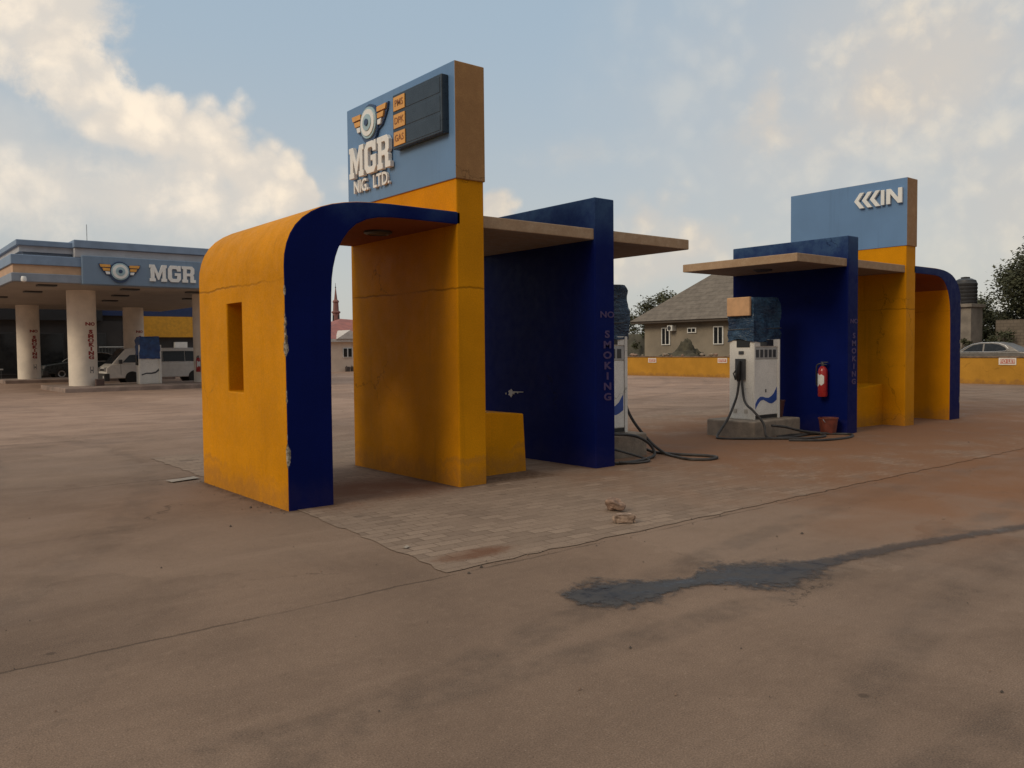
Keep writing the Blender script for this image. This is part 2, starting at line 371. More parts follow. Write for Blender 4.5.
def paving_mat():
    m, nt, b = material('interlocking_pavers')
    p = nt.pos()
    br = nt.node('ShaderNodeTexBrick'); nt.l.new(nt.vm('ADD', p, nt.vm('SCALE', nt.noise(p, 3, 3, fac=False), None)), br.inputs['Vector'])
    nt.l.new(nt.mapping(p, (1, 1, 1), rot=(0, 0, R(2))), br.inputs['Vector'])
    br.inputs['Scale'].default_value = 1.0; br.inputs['Brick Width'].default_value = .22; br.inputs['Row Height'].default_value = .11
    br.inputs['Mortar Size'].default_value = .006; br.inputs['Mortar Smooth'].default_value = .5
    br.inputs['Color1'].default_value = (.25, .195, .155, 1); br.inputs['Color2'].default_value = (.42, .335, .265, 1); br.inputs['Mortar'].default_value = (.14, .10, .075, 1)
    mid = nt.noise(p, 1.4, 6, .65); fine = nt.noise(p, 22, 5, .7); big = nt.noise(p, .5, 4)
    dustn = nt.m('ADD', nt.m('MULTIPLY', mid, .75), nt.m('MULTIPLY', fine, .25))
    c = nt.mix(nt.ramp(dustn, .38, .6, 0.15, .8), br.outputs['Color'], (.345, .27, .212))
    c = nt.mix(nt.m('MULTIPLY', nt.ramp(fine, .5, .75), .35), c, (.15, .12, .10))
    def blob(cx, cy, rx, ry):
        d = nt.vm('LENGTH', nt.vm('MULTIPLY', nt.vm('SUBTRACT', p, (cx, cy, 0)), (1 / rx, 1 / ry, 0)), out=1)
        return nt.m('MULTIPLY', nt.ramp(nt.m('ADD', d, nt.m('MULTIPLY', nt.m('SUBTRACT', fine, .5), .8)), 1.0, .35), 1)
    mk = None
    for a in ((-.35, -2.30, .42, .16), (.6, .5, 1.2, .9), (6.1, .6, 2.6, 2.0), (7.2, -.4, 2.2, 1.5), (10.5, -.8, 3.5, 1.6), (-.2, 1.1, .7, 1.8)):
        k = blob(*a); mk = k if mk is None else nt.m('MAXIMUM', mk, k)
    c = nt.mix(nt.m('MULTIPLY', mk, nt.ramp(mid, .3, .6, .45, .9)), c, (.20, .098, .058))
    # missing / darker pavers
    v = nt.node('ShaderNodeTexVoronoi'); v.distance = 'CHEBYCHEV'; nt.l.new(nt.mapping(p, (1.0, 2.0, 1)), v.inputs['Vector']); v.inputs['Scale'].default_value = 1.6
    dk = nt.m('MULTIPLY', nt.ramp(v.outputs['Distance'], .17, .12), nt.ramp(nt.noise(p, .9, 2), .55, .6))
    c = nt.mix(nt.m('MULTIPLY', dk, .45), c, (.10, .082, .07))
    c = nt.mix(.4, c, nt.mix(nt.ramp(nt.noise(p, 150, 2, .8), .3, .7), (.6, .6, .6), (1.4, 1.4, 1.4)), 'MULTIPLY')
    c = nt.mix(foot_dirt(nt, p, fine), c, (.12, .075, .048))
    c = nt.mix(1.0, c, (.70, .655, .625), 'MULTIPLY')
    c = nt.mix(drift(nt, p, mid, fine), c, DRIFT)
    nt.set(b.inputs['Base Color'], c); b.inputs['Roughness'].default_value = .9; b.inputs['Specular IOR Level'].default_value = .15
    h = nt.m('ADD', nt.m('MULTIPLY', br.outputs['Fac'], -.8), nt.m('MULTIPLY', fine, .5))
    nt.l.new(nt.bump(h, .4, .012), b.inputs['Normal'])
    return m
M['paving'] = paving_mat()
M['soil'] = simple('dry_reddish_soil', (.17, .115, .075), .95, var=.35, scale=.8, bump=.5, bscale=3)

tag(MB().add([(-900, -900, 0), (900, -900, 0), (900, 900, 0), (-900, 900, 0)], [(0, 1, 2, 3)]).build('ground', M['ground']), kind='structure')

def ragged(x0, x1, y0, y1, z, step=.22, amp=.018):
    pts = []
    def run(a, b):
        n = max(2, int((Vector(b) - Vector(a)).length / step))
        for i in range(n):
            q = Vector(a).lerp(Vector(b), i / n)
            pts.append((q.x + random.uniform(-amp, amp), q.y + random.uniform(-amp, amp), z))
    run((x0, y0), (x1, y0)); run((x1, y0), (x1, y1)); run((x1, y1), (x0 + .08, y1)); run((x0 + .08, y1), (x0, y0))
    return pts
pp = ragged(-.76, 12.9, -2.56, 4.75, .005, .11, .022)
# taper of the left edge towards the arch: the pavers start under its foot
pp = [(x + (.16 * (y + 2.56) / 2.6 if (x < -.4 and y < 0.1) else (.16 if x < -.4 else 0)), y, z) for x, y, z in pp]
tag(MB().add(pp, [tuple(range(len(pp)))]).build('paving', M['paving']), kind='structure')
tag(MB().add([(28.6, -60, .004), (140, -60, .004), (140, 120, .004), (28.6, 120, .004)], [(0, 1, 2, 3)]).build('soil', M['soil']), kind='structure')

# wet stain
def stain_mat():
    m, nt, b = material('wet_fuel_stain')
    p = nt.pos(); n = nt.noise(p, 5, 6, .7); n2 = nt.noise(p, 26, 4, .7)
    xx = nt.sep(p)[0]
    nt.set(b.inputs['Base Color'], nt.mix(nt.ramp(xx, .2, 2.2), nt.mix(nt.ramp(n, .35, .65), (.020, .020, .025), (.058, .053, .052)), nt.mix(nt.ramp(n, .35, .65), (.042, .030, .024), (.085, .058, .045))))
    nt.set(b.inputs['Roughness'], nt.ramp(n, .35, .6, .32, .8))
    a = nt.node('ShaderNodeVertexColor'); a.layer_name = 'edge'
    e = nt.m('ADD', a.outputs['Color'], nt.m('ADD', nt.m('MULTIPLY', nt.m('SUBTRACT', n2, .5), .9), nt.m('MULTIPLY', nt.m('SUBTRACT', n, .5), 1.9)))
    tr = nt.node('ShaderNodeBsdfTransparent'); mx = nt.node('ShaderNodeMixShader')
    nt.l.new(nt.m('MULTIPLY', nt.ramp(e, .18, .80), nt.ramp(xx, .3, 2.4, .96, .58)), mx.inputs[0]); nt.l.new(tr.outputs[0], mx.inputs[1]); nt.l.new(b.outputs[0], mx.inputs[2])
    nt.l.new(mx.outputs[0], m.node_tree.nodes['Material Output'].inputs['Surface'])
    return m
def ribbon_stain(name, spine, label):
    """spine: (x, y, half width) along the run of the spill"""
    me = bpy.data.meshes.new(name); vs = []; fs = []; edge = []
    ring = (-1, -.7, -.4, 0, .4, .7, 1); wgt = (0, .3, .62, 1, .62, .3, 0); P = [Vector((a, b)) for a, b, _ in spine]; NR = len(ring)
    for i, (x, y, w) in enumerate(spine):
        t = (P[min(i + 1, len(P) - 1)] - P[max(i - 1, 0)]).normalized(); n = Vector((-t.y, t.x))
        for k, g_ in zip(ring, wgt):
            vs.append((x + n.x * w * k, y + n.y * w * k, .006)); edge.append(0 if i in (0, len(spine) - 1) else g_)
    for i in range(len(spine) - 1):
        for k in range(NR - 1): fs.append((i * NR + k, i * NR + k + 1, (i + 1) * NR + k + 1, (i + 1) * NR + k))
    me.from_pydata(vs, [], fs); ca = me.color_attributes.new('edge', 'FLOAT_COLOR', 'POINT')
    for i, e in enumerate(edge): ca.data[i].color = (e, e, e, 1)
    me.materials.append(M['stain']); o = bpy.data.objects.new(name, me); COL.objects.link(o)
    return tag(o, label, 'stain')
M['stain'] = stain_mat()
ribbon_stain('fuel_spill', [(a, b, w * 2.1) for a, b, w in ((-.58, -3.36, .06), (-.46, -3.48, .16), (-.27, -3.57, .19), (-.08, -3.64, .15), (.10, -3.66, .07), (.28, -3.73, .07), (.42, -3.78, .19), (.60, -3.86, .24), (.80, -3.93, .18), (1.05, -3.96, .12), (1.3, -4.0, .065), (1.6, -4.03, .06), (2.0, -4.1, .06), (2.6, -4.23, .055), (3.3, -4.41, .055), (4.2, -4.62, .05), (5.0, -4.8, .03))],
             'long dark wet fuel stain running across the open concrete to the right edge')

# ------------------------------------------------------------------ letters
L_M = [(0, 0), (.40, 0), (.40, .18), (.32, .18), (.32, .62), (.56, .10), (.64, .10), (.88, .62), (.88, .18), (.80, .18), (.80, 0), (1.2, 0), (1.2, .18), (1.12, .18), (1.12, .82), (1.2, .82), (1.2, 1), (.86, 1), (.60, .48), (.34, 1), (0, 1), (0, .82), (.08, .82), (.08, .18), (0, .18)]
L_G = [(.2, 0), (.75, 0), (.92, .17), (.92, .55), (.5, .55), (.5, .38), (.66, .38), (.66, .24), (.62, .2), (.34, .2), (.28, .26), (.28, .74), (.34, .8), (.60, .8), (.66, .74), (.66, .66), (.92, .66), (.92, 1), (.78, 1), (.74, .94), (.66, 1), (.2, 1), (0, .8), (0, .2)]
L_R1 = [(0, 0), (.42, 0), (.42, .18), (.34, .18), (.34, 1), (0, 1), (0, .82), (.08, .82), (.08, .18), (0, .18)]
L_R2 = [(.34, 1), (.74, 1), (.9, .86), (.9, .56), (.80, .46), (.86, .40), (.86, .18), (1.0, .18), (1.0, 0), (.62, 0), (.60, .05), (.60, .36), (.56, .4), (.34, .4), (.34, .56), (.58, .56), (.63, .6), (.63, .78), (.58, .82), (.34, .82)]
def mgr(mb, o, u, w, n, wid, hei, depth):
    s = wid / 3.36; o, u, w, n = map(Vector, (o, u, w, n))
    for dx, polys in ((0, [L_M]), (1.28, [L_G]), (2.30, [L_R1, L_R2])):
        for P in polys: mb.prism([((a + dx) * s, b * hei) for a, b in P], o, u, w, n * depth)
def emblem(parent, c, u, w, n, r):
    """winged wheel; outward normal n"""
    c, u, w, n = map(Vector, (c, u, w, n))
    mb = MB(parent_f(parent))
    ps = lambda rr, k=28, sy=1.0, dy=0: [(rr * math.cos(2 * math.pi * i / k), dy + rr * sy * math.sin(2 * math.pi * i / k)) for i in range(k)]
    mb.prism(ps(r * 1.14, 28, 1.1, -r * .08), c, u, w, n * r * .18, 0)
    mb.prism(ps(r), c + n * r * .18, u, w, n * r * .10, 1)
    mb.prism(ps(r * .84), c + n * r * .28, u, w, n * r * .06, 2)
    mb.prism(ps(r * .52), c + n * r * .34, u, w, n * r * .05, 1)
    mb.prism(ps(r * .22), c + n * r * .39, u, w, n * r * .06, 0)
    for s in (-1, 1):
        mb.prism([(s * r * .95, r * .72), (s * r * 2.3, r * .86), (s * r * 2.2, r * .45), (s * r * 1.9, r * .02), (s * r * 1.55, -r * .4), (s * r * 1.0, -r * .62)], c, u, w, n * r * .12, 0)
        for k, (a0, a1, b) in enumerate(((1.05, 2.2, .46), (1.1, 1.9, .04), (1.12, 1.6, -.36))):
            mb.prism([(s * r * a0, r * b), (s * r * (a1 - .12), r * b), (s * r * a1, r * (b + .32)), (s * r * a0, r * (b + .30))], c + n * r * .12, u, w, n * r * .12, 3 if k < 2 else 2)
    return mb.build('emblem', [M['navy'], M['teal_ring'], M['white_letter'], M['orange']], parent)
def parent_f(parent): return None

# ------------------------------------------------------------------ the two pump shelters
A0, A1, C0, C1, W0, W1, SE = -.667, -.230, 1.173, 1.5154, 3.1151, 3.4291, 4.826
ZC, ZS, RT, RB, ZW, YD = 4.274, 3.113, 2.785, 2.655, 3.136, 2.17
MX = 6.064
OUT = [(A0, -.05), (A0, 2.0), (-.668, 2.14), (-.662, 2.24), (-.640, 2.34), (-.604, 2.43), (-.553, 2.51), (-.485, 2.58), (-.40, 2.64), (-.30, 2.69), (-.19, 2.725), (-.07, 2.75), (.06, 2.768), (.2, 2.778), (.4, RT), (C0 + .05, RT)]
INN = [(C0 + .05, RB), (.62, RB), (.42, 2.652), (.28, 2.64), (.16, 2.612), (.05, 2.56), (-.03, 2.49), (-.09, 2.41), (-.135, 2.33), (-.165, 2.25), (-.19, 2.15), (-.205, 2.05), (-.213, 1.9), (A1 + .005, 1.5), (A1, 1.0), (A1, -.05)]
def shelter(label, mirror):
    f = (lambda p: (2 * MX - p[0], p[1], p[2])) if mirror else None
    X = (lambda x: 2 * MX - x) if mirror else (lambda x: x)
    bx = X(1.35)
    root = tag(empty('pump_shelter', (bx, 1.1, 0)), label, 'petrol pump shelter', 'pump shelters on the paved island')
    # arch with a slit window
    prof = OUT + INN
    mb = MB(f); mb.prism(prof, (0, 0, 0), (1, 0, 0), (0, 0, 1), (0, YD, 0), 0, 1)
    yl, bl = (M['yellow'], M['blue_chip2']) if mirror else (M['yellow_chip'], M['blue_chip'])
    arch = mb.build('arch', [yl, bl], root)
    cut = MB(f).box(A0 - .3, A1 + .3, .985, 1.375, 1.008, 1.878).build('cutter', [yl], root)
    if mirror: cut.location.z = 50
    bo = arch.modifiers.new('slit', 'BOOLEAN'); bo.object = cut; bo.operation = 'DIFFERENCE'; bo.solver = 'EXACT'
    bpy.context.view_layer.update()
    dg = bpy.context.evaluated_depsgraph_get()
    me = bpy.data.meshes.new_from_object(arch.evaluated_get(dg)); arch.modifiers.clear(); arch.data = me
    bpy.data.objects.remove(cut)
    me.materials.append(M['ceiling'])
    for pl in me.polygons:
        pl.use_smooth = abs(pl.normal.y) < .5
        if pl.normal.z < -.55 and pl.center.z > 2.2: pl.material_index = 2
    bm = bmesh.new(); bm.from_mesh(me)
    for e in bm.edges:
        if len(e.link_faces) == 2 and e.calc_face_angle(0) > R(35): e.smooth = False
    bm.to_mesh(me); bm.free()
    b = arch.modifiers.new('bevel', 'BEVEL'); b.width = .012; b.segments = 2; b.limit_method = 'ANGLE'; b.angle_limit = R(40)
    # pillar, board
    MB(f).box(C0, C1, 0, YD + .04, -.05, ZS + .01).build('sign_pillar', M['yellow'], root, .012)
    mb = MB(f).box(C0 - .015, C1 + .012, -.015, YD + .055, ZS, ZC, [1, 1, 1, 1, 1, 1])
    board_i = 3 if mirror else 5      # the broad face towards the yard entrance (world -X)
    mb.mi[board_i] = 0
    other = 5 if mirror else 3; mb.mi[other] = 0
    board = mb.build('sign_board', [M['board_blue'], M['board_side']], root, .008)
    xf = X(C1 + .012) if mirror else C0 - .015     # world X of the board face seen from the camera
    u, w, n = Vector((0, -1, 0)), Vector((0, 0, 1)), Vector((-1, 0, 0))
    if not mirror:
        emblem(board, (xf, 1.635, 4.005), u, w, n, .178)
        mb = MB(); mgr(mb, (xf - .012, 2.075, 3.425), u, w, n, .955, .36, .05)
        mb.build('company_initials', M['white_letter'], board, .004)
        for t, yy in (('NIG.', 1.845), ('LTD.', 1.385)):
            MB().text(t, (xf - .008, yy, 3.318), u, w, .20, .03, bold=.004, sx=.90).build('company_suffix', M['white_letter'], board)
        # price board
        y1, y0, z0, z1 = 1.03, .09, 3.575, 4.155
        pb = MB().box(xf - .085, xf, y0, y1, z0, z1).build('price_board', M['panel_dark'], root, .008)
        for k, t in enumerate(('PMS', 'DPK', 'GAS')):
            zc = z1 - .105 - k * .186
            mb = MB().box(xf - .094, xf - .083, y1 - .255, y1 - .03, zc - .073, zc + .073)
            mb.text(t, (xf - .095, y1 - .142, zc), u, w, .10, .002, 1, bold=.001)
            mb.build('price_label', [M['orange'], M['letter_dark']], pb)
            MB().box(xf - .089, xf - .083, y0 + .03, y1 - .275, zc - .078, zc + .078).build('price_display', M['panel_dark'], pb, .004)
    else:
        mb = MB()
        for k in range(3):
            a = (.0, .145, .29)[k]; yy = .915 - a
            mb.prism([(0, .135), (.105, .275), (.185, .275), (.08, .135), (.185, 0), (.105, 0)], (xf - .01, yy, 3.842), u, w, n * .05)
        mb.prism([(0, 0), (.062, 0), (.062, .26), (0, .26)], (xf - .01, .425, 3.848), u, w, n * .05)
        mb.prism([(0, 0), (.07, 0), (.07, .17), (.205, 0), (.275, 0), (.275, .26), (.205, .26), (.205, .09), (.07, .26), (0, .26)], (xf - .01, .328, 3.848), u, w, n * .05)
        mb.build('entry_lettering', M['white_letter'], board, .004)
    # roof slab and dividing wall
    mb = MB(f).box(C1 - .02, SE, .022, YD - .02, RB - .003, RT - .006, [0, 0, 1, 1, 1, 1])
    mb.build('roof_slab', [M['slab'], M['slab_edge']], root, .01)
    wall = MB(f).box(W0, W1, 0, YD - .005, -.05, ZW).build('dividing_wall', M['blue'], root, .012)
    xc = X((W0 + W1) / 2) + .035
    MB().text('NO', (xc, -.001, 1.79), (1, 0, 0), w, .10, .003, bold=.002, sx=1.5).build('painted_warning', M['faded_red'], wall)
    mb = MB()
    for k, ch in enumerate('SMOKING'):
        mb.text(ch, (xc, -.001, 1.56 - k * .122), (1, 0, 0), w, .115, .003, bold=.004, sx=1.5)
    mb.build('painted_warning', M['faded_red'], wall)
    # counter block behind the pillar
    vs = [(C1 - .02, .40, -.05), (2.42, .43, -.05), (2.42, 1.55, -.05), (C1 - .02, 1.55, -.05), (C1 - .02, .40, .73), (2.37, .42, .665), (2.37, 1.55, .665), (C1 - .02, 1.55, .73)]
    MB(f).add(vs, [(0, 3, 2, 1), (4, 5, 6, 7), (0, 1, 5, 4), (1, 2, 6, 5), (2, 3, 7, 6), (3, 0, 4, 7)]).build('counter_block', M['yellow'], root, .012)
    # ceiling lights: surface mounted round fittings
    for cx in ((.78, .88), ) + (((4.1, 1.1),) if mirror else ()):
        MB(f).lathe([(.15, 0), (.15, -.02), (.11, -.035), (.105, -.028), (.02, -.03)], (cx[0], cx[1], RB), n=20).build('ceiling_light', M['dark_grey'], root, smooth=True)
    return root, wall
sh1, wall1 = shelter('near blue and yellow pump shelter carrying the winged wheel sign and dark price board', False)
sh2, wall2 = shelter('far blue and yellow pump shelter with three chevrons and IN on its board', True)
# white paint splash on the dividing wall
mb = MB()
for (y, z, r) in ((1.56, .83, .045), (1.50, .835, .018), (1.42, .84, .012), (1.66, .82, .012)):
    mb.prism([(r * (1 + .3 * math.sin(3.1 * i + y * 9)) * math.cos(i * math.pi / 7), r * (1 + .3 * math.cos(2.3 * i)) * math.sin(i * math.pi / 7)) for i in range(14)], (W0 - .004, y, z), (0, -1, 0), (0, 0, 1), (-.003, 0, 0))
mb.prism([(0, 0), (.26, .012), (.27, .022), (0, .016)], (W0 - .0045, 1.57, .835), (0, -1, 0), (0, 0, 1), (-.003, 0, 0))
mb.build('paint_splash', simple('white_paint_drip', (.45, .44, .42), .6), wall1)

# ------------------------------------------------------------------ dispensers
def crumple(x0, x1, y0, y1, z0, z1, amp, seed, nx=22, nz=20):
    """plastic sheeting pulled over a box: closed skirt with folds"""
    mb = MB(); per = []
    for a, b, n in (((x0, y0), (x1, y0), nx), ((x1, y0), (x1, y1), nx // 2), ((x1, y1), (x0, y1), nx), ((x0, y1), (x0, y0), nx // 2)):
        for i in range(n): per.append((a[0] + (b[0] - a[0]) * i / n, a[1] + (b[1] - a[1]) * i / n))
    cx, cy = (x0 + x1) / 2, (y0 + y1) / 2; P = len(per); vs = []
    for k in range(nz + 1):
        t = k / nz
        for i, (x, y) in enumerate(per):
            q = Vector((x * 2.2 + t * 2.6 + seed, y * 2.2 - t * 1.8, t * 2.0))
            d = mnoise.noise(q) * amp + mnoise.noise(q * 2.7) * amp * .55
            fl = .008 + (.012 * (1 - t) ** 2) - .03 * max(0, (t - .82) / .18) ** 2
            sx = 1 if x > cx else -1; sy = 1 if y > cy else -1
            ox = (abs(x - cx) / (x1 - cx)) ** 6 * sx; oy = (abs(y - cy) / (y1 - cy)) ** 6 * sy
            z = z0 + (z1 - z0) * t + t * .025 * mnoise.noise(Vector((x * 4 + seed, y * 4, 7))) + (mnoise.noise(Vector((x * 5 + seed, y * 5, 0))) * .05 * (1 - t))
            vs.append((x + ox * (d + fl), y + oy * (d + fl), z))
    fs = [(k * P + i, k * P + (i + 1) % P, (k + 1) * P + (i + 1) % P, (k + 1) * P + i) for k in range(nz) for i in range(P)]
    fs.append(tuple(nz * P + i for i in range(P))); fs.append(tuple(range(P))[::-1])
    return mb.add(vs, fs)
def dispenser(label, x0, y0, zb, side, tan_box, seed, wrap_lo):
    """cabinet w .70 x d .46; side=-1: nozzle on -X end, +1: on +X end"""
    W, D = .69, .44; x1, y1 = x0 + W, y0 + D; zt = zb + 1.255
    root = tag(empty('fuel_dispenser', ((x0 + x1) / 2, (y0 + y1) / 2, zb)), label, 'fuel dispenser', 'white fuel dispensers on the pump island')
    MB().box(x0, x1, y0, y1, zb, zt).build('cabinet', M['white_cab'], root, .012)
    fr = MB()   # edge posts of the front
    fr.box(x0 - .003, x0 + .03, y0 - .022, y0 - .001, zb, zt - .003); fr.box(x1 - .05, x1 + .003, y0 - .022, y0 - .001, zb, zt - .003)
    fr.box(x0 + .032, x1 - .052, y0 - .018, y0 - .001, zb + 1.135, zt - .003)
    fr.build('front_frame', M['white_cab'], root, .005)
    MB().box(x0 + .034, x1 - .054, y0 - .012, y0 - .002, zb + .07, zb + .93).build('service_door', M['white_cab'], root, .005)
    MB().box(x0 + .034, x1 - .054, y0 - .008, y0 + .004, zb + .012, zb + .064).build('kick_plate', M['black'], root)
    band = MB().box(x0 + .034, x1 - .054, y0 - .014, y0 - .002, zb + .945, zb + 1.12).build('display_band', simple('grey_band', (.42, .41, .39), .5), root, .004)
    for k in range(5):
        a = x0 + .05 + k * .114
        MB().box(a, a + .075, y0 - .02, y0 - .013, zb + .97, zb + 1.09).build('display_window', M['dark_grey'], band, .004)
    MB().box(x0 + .16, x1 - .18, y0 - .022, y0 - .0165, zb + 1.145, zb + 1.245).build('counter_display', M['glass_dark'], root, .004)
    # swoosh
    up = [(0, .17), (.06, .245), (.13, .285), (.20, .285), (.28, .265), (.36, .262), (.44, .29), (.50, .33), (.58, .43)]
    lo = [(.58, .225), (.50, .185), (.44, .168), (.37, .175), (.30, .205), (.22, .235), (.14, .225), (.07, .17), (.0, .09)]
    MB().prism(up + lo, (x0 + .036, y0 - .0125, zb + .07), (1, 0, 0), (0, 0, 1), (0, -.003, 0)).build('stripe', M['swoosh'], root)
    # head under plastic
    MB().box(x0 + .03, x1 - .03, y0 + .04, y1 - .04, zt - .002, zt + .62).build('head', M['dark_grey'], root, .01)
    crumple(x0 - .005, x1 + .005, y0 - .005, y1 + .005, zt - wrap_lo, zt + .655, .03, seed).build('plastic_wrap', M['tarp'], root, smooth=True)
    zc = zt + .16
    MB().tube([(x0 - .022, y0 - .022, zc), (x1 + .022, y0 - .022, zc + .015), (x1 + .022, y1 + .022, zc), (x0 - .022, y1 + .022, zc - .01), (x0 - .022, y0 - .022, zc)], .008, 6).build('tie_cord', M['dark_grey'], root)
    MB().box(x0 + .30, x0 + .33, y0 - .016, y0 - .0125, zb + .42, zb + .47).build('lock', M['dark_grey'], root)
    xs = x0 if side < 0 else x1; s = side
    def bxs(a0, a1, *r):
        p, q = sorted((xs + s * a0, xs + s * a1)); return (p, q) + r
    hol = MB().box(*bxs(.002, .05, y0 + .13, y0 + .30, zb + .62, zb + .95)).build('nozzle_boot', M['dark_grey'], root, .006)
    nz = MB(); yn = y0 + .20
    nz.tube([(xs + s * .075, yn, zb + .92), (xs + s * .09, yn + .01, zb + .80), (xs + s * .085, yn + .02, zb + .66), (xs + s * .06, yn + .02, zb + .60)], [.024, .032, .034, .024], 10)
    nz.tube([(xs + s * .09, yn + .045, zb + .78), (xs + s * .10, yn + .09, zb + .72), (xs + s * .09, yn + .06, zb + .62)], .012, 8)
    nz.build('nozzle', M['black'], root, smooth=True)
    MB().box(*bxs(.001, .010, y0 + .06, y0 + .30, zb + 1.13, zb + 1.25)).build('counter_display', M['glass_dark'], root, .003)
    MB().box(*bxs(.002, .012, y0 + .17, y0 + .26, zb + 1.02, zb + 1.07)).build('badge', M['dark_grey'], root)
    if tan_box:
        MB().box(*bxs(.035, .085, y0 + .01, y1 - .01, zt + .36, zt + .65)).build('cardboard_cover', M['card'], root, .01)
    for k in (.1, .3):
        MB().box(*bxs(.002, .008, y0 + k, y0 + k + .06, zb + .10, zb + .16)).build('vent', simple('grille', (.5, .45, .38), .6), root)
    return root, xs
ZB1, ZB2 = .30, .265
def plinth(label, x0, x1, y0, y1, h):
    mb = MB(); mb.box(x0, x1, y0, y1, -.03, h)
    o = mb.build('concrete_plinth', M['concrete'], bevel=.025, seg=3, origin=((x0 + x1) / 2, (y0 + y1) / 2, 0))
    return tag(o, label, 'plinth')
plinth('low concrete plinth under the dispenser beside the far shelter', 7.03, 8.28, .56, 1.45, ZB2)
plinth('low concrete plinth half hidden behind the near blue wall', 3.50, 4.47, .42, 1.30, ZB1)
d2, xs2 = dispenser('white dispenser with tan cardboard on its plastic wrapped head, facing the open yard', 7.29, .765, ZB2 + .001, -1, True, 3.1, .03)
d1, xs1 = dispenser('white dispenser half hidden behind the near blue wall, wrapped in blue plastic', 3.60, .62, ZB1 + .001, 1, False, 8.4, .05)

def smooth_path(pts, n=8):
    P = [Vector(p) for p in pts]; out = []
    for i in range(len(P) - 1):
        p0, p1, p2, p3 = P[max(i - 1, 0)], P[i], P[i + 1], P[min(i + 2, len(P) - 1)]
        for k in range(n):
            t = k / n
            out.append(.5 * ((2 * p1) + (p2 - p0) * t + (2 * p0 - 5 * p1 + 4 * p2 - p3) * t * t + (3 * p1 - p0 - 3 * p2 + p3) * t ** 3))
    return out + [P[-1]]
def hose(pts, label, r=.019):
    mb = MB().tube(smooth_path(pts), r, 8)
    return tag(mb.build('fuel_hose', M['hose'], smooth=True), label, 'hose', 'black hoses of the dispensers')
g = .022
hose([(xs2 - .07, .975, ZB2 + .60), (xs2 - .12, .985, .62), (6.98, 1.0, .30), (6.72, 1.0, .06), (6.66, .9, g), (6.85, .62, g), (7.1, .40, g), (7.5, .05, g), (8.0, -.02, g), (8.25, .22, g), (7.9, .42, g), (7.45, .44, g)], 'black hose hanging straight down from the nozzle of the tan topped dispenser')
hose([(xs2 - .06, .93, ZB2 + .62), (xs2 - .11, .84, .56), (7.10, .62, .42), (7.13, .47, .24), (7.11, .40, .05), (7.3, .32, g), (7.8, .28, g), (8.3, .36, g), (8.45, .62, g)], 'black hose swinging right across the front of the tan topped dispenser')
hose([(7.30, .44, .20), (7.55, .38, .17), (7.95, .30, .08), (8.4, .12, g), (8.55, -.15, g), (8.1, -.35, g), (7.5, -.28, g), (7.15, .05, g)], 'black hose looped over the plinth of the tan topped dispenser')
hose([(4.30, .74, .98), (4.36, .70, .66), (4.44, .62, .42), (4.58, .46, .16), (4.62, .25, .03), (4.50, -.05, g), (4.44, -.30, g), (4.60, -.46, g), (4.82, -.42, g), (4.86, -.22, g), (4.72, .08, g), (4.66, .45, g), (4.62, .60, .06)], 'black hose thrown out in a long flat loop right of the near blue wall')
hose([(3.78, .36, .33), (4.10, .30, .29), (4.32, .26, .18), (4.36, .20, .05), (4.12, .10, g), (3.72, .02, g), (3.50, .06, g), (3.48, .22, g)], 'black hose coiled tight against the foot of the near blue wall')
hose([(3.55, .30, .20), (3.8, .22, .12), (4.05, .08, .03), (3.95, -.06, g), (3.70, -.06, g), (3.50, .00, g + .02)], 'thin black hose end lying under the coil by the near blue wall', .014)

# ------------------------------------------------------------------ extinguisher, buckets, stones
def extinguisher(x, y, z, label, s=1.0, n=(-1, 0, 0)):
    root = tag(empty('fire_extinguisher', (x, y, z)), label, 'fire extinguisher')
    r = .075 * s
    MB().lathe([(.0, 0), (r * .92, 0), (r, .02 * s), (r, .40 * s), (r * .85, .45 * s), (r * .45, .485 * s), (r * .3, .49 * s)], (x, y, z), n=20).build('cylinder', M['red'], root, smooth=True)
    mb = MB(); mb.lathe([(.022 * s, .485 * s), (.024 * s, .53 * s), (.014 * s, .55 * s)], (x, y, z), n=10)
    mb.box(x - .012 * s, x + .012 * s, y - .09 * s, y + .03 * s, z + .545 * s, z + .56 * s); mb.box(x - .012 * s, x + .012 * s, y - .07 * s, y + .02 * s, z + .51 * s, z + .522 * s)
    mb.build('valve', M['dark_grey'], root)
    # curved paper label
    a = []; N = 10; vs = []; fs = []
    base = math.atan2(n[1], n[0])
    for i in range(N + 1):
        t = base - .95 + 1.75 * i / N
        hh = (.10 + .02 * math.sin(i)) * s if i < 7 else (.10 - (i - 7) * .012) * s
        for zz in (z + .28 * s - hh, z + .28 * s + hh * .8):
            vs.append((x + (r + .002) * math.cos(t), y + (r + .002) * math.sin(t), zz))
    for i in range(N): fs.append((2 * i, 2 * i + 2, 2 * i + 3, 2 * i + 1))
    MB().add(vs, fs).build('paper_label', simple('label_paper', (.60, .60, .57), .6), root)
    MB().tube(smooth_path([(x, y + .02, z + .53 * s), (x - .02, y + .09 * s, z + .50 * s), (x - .02, y + .10 * s, z + .35 * s), (x - .02, y + .095 * s, z + .18 * s)]), .011 * s, 8).build('discharge_hose', M['black'], root, smooth=True)
    return root
extinguisher(2 * MX - W1 - .082, .375, .59, 'red fire extinguisher hung on the far blue wall above a bucket')
